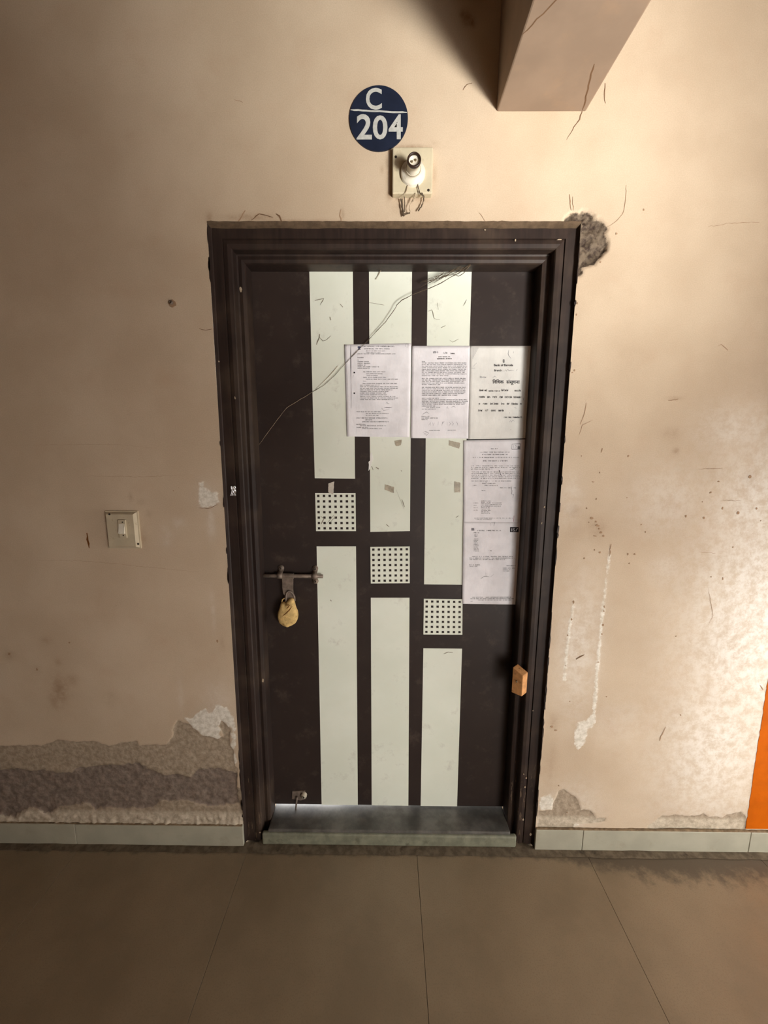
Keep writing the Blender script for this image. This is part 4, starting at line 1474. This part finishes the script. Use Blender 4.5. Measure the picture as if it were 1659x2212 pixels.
# tape scraps -------------------------------------------------------------------------
TP = [('clear tape scrap on the middle white panel just under the left pair of notices', [(852, 952), (868, 950), (866, 962), (855, 964)], 'tape'),
      ('clear tape scrap on the right white panel, tight under the middle notice', [(970, 951), (994, 957), (992, 969), (969, 962)], 'tape'),
      ('clear tape scrap in the middle white panel, level with the white tape stub', [(832, 1046), (851, 1052), (851, 1065), (831, 1058)], 'tape'),
      ('small clear tape scrap on the right white panel beside the lower sheet', [(981.5, 1040), (994, 1042), (994, 1063), (981, 1064)], 'tape'),
      ('whitish tape stub standing above the first perforated square', [(710, 1044), (722, 1040), (720, 1068), (709, 1063)], 'tapewhite')]
for i, (lab, q4, mt) in enumerate(TP):
    pts = [xz(*t, LY) for t in q4]
    pts = wobble(pts + [pts[0]], .004, .0007, i)[:-1]
    V, F = plate_geo(pts, LY - .0034 if mt == 'tapewhite' else LY - .0022, LY - .0008)
    tag(obj('tape_scrap', V, F, M[mt]), lab, 'tape', 'tape scraps left on the door')
pts = [xz(*t, LY) for t in [(799, 985), (802, 976), (805, 984), (806, 992), (803, 1000), (800, 1012), (796, 1017), (797, 1004), (796, 998), (800, 994)]]
V, F = plate_geo(pts, LY - .0034, LY)
tag(obj('torn_paper_scrap', V, F, M['paper2']), 'torn white paper shred on the left edge of the middle white panel', 'paper scrap')
# foil sticker on the left jamb
a = [xz(*t, .0130) for t in [(500, 1050), (510, 1049.5), (511.5, 1071), (498.5, 1070)]]
V, F = [], []
n = 6
for j in range(n + 1):
    for i in range(n + 1):
        u, v = i / n, j / n
        x = (a[0][0] * (1 - u) + a[1][0] * u) * (1 - v) + (a[3][0] * (1 - u) + a[2][0] * u) * v
        z = (a[0][1] * (1 - u) + a[1][1] * u) * (1 - v) + (a[3][1] * (1 - u) + a[2][1] * u) * v
        V.append((x, .0105 - random.uniform(0, .0022), z))
for j in range(n):
    for i in range(n):
        k = j * (n + 1) + i
        F.append((k, k + n + 1, k + n + 2, k + 1))
tag(obj('foil_sticker', V, F, M['foil']), 'crumpled silver foil scrap stuck on the left jamb', 'sticker')

# chipped paint and pale nicks on the frame
NK = [(520, 625, 4, 10, .043), (473, 781, 3, 3, .0125), (508, 860, 2, 6, .0135), (1113, 519, 3, 4, .0125), (1048, 497, 3, 2, .0125), (1208, 518, 8, 1.5, .0125), (1146, 1802, 5, 6, .012), (1131, 1672, 3, 3, .012), (1137, 1680, 3, 5, .012),
      (1134, 1700, 3, 5, .012), (1130, 1770, 3, 5, .012), (568, 1470, 4, 8, .012), (1176, 1095, 3, 4, .013), (1170, 1130, 2, 5, .013), (1151, 1535, 2, 3, .013), (562, 1798, 3, 4, .012)]
geo = []
for i, (px, py, w, h_, y) in enumerate(NK):
    c = xz(px, py, y)
    geo.append(plate_geo(blob_poly(c, w * .0008, h_ * .0008, 7, i, .4), y - .0012, y + .001))
V, F = join_geo(*geo)
obj('pale_nicks', V, F, M['webpale'], door, label='pale nicks in the dark frame', kind='stuff')
# paint slopped over the wall beside the frame
geo = []
r = random.Random(12)
for i in range(46):
    sx = 1 if i % 3 else -1
    z = r.uniform(.1, 2.0)
    h_ = r.uniform(.006, .03)
    geo.append(plate_geo(blob_poly((sx * (DX + .0005), z), r.uniform(.0010, .0030), h_, 9, i, .4), -.0008, .001))
V, F = join_geo(*geo)
obj('paint_overlap', V, F, M['frame'], door, label='dark varnish slopped on the wall edge', kind='stuff')
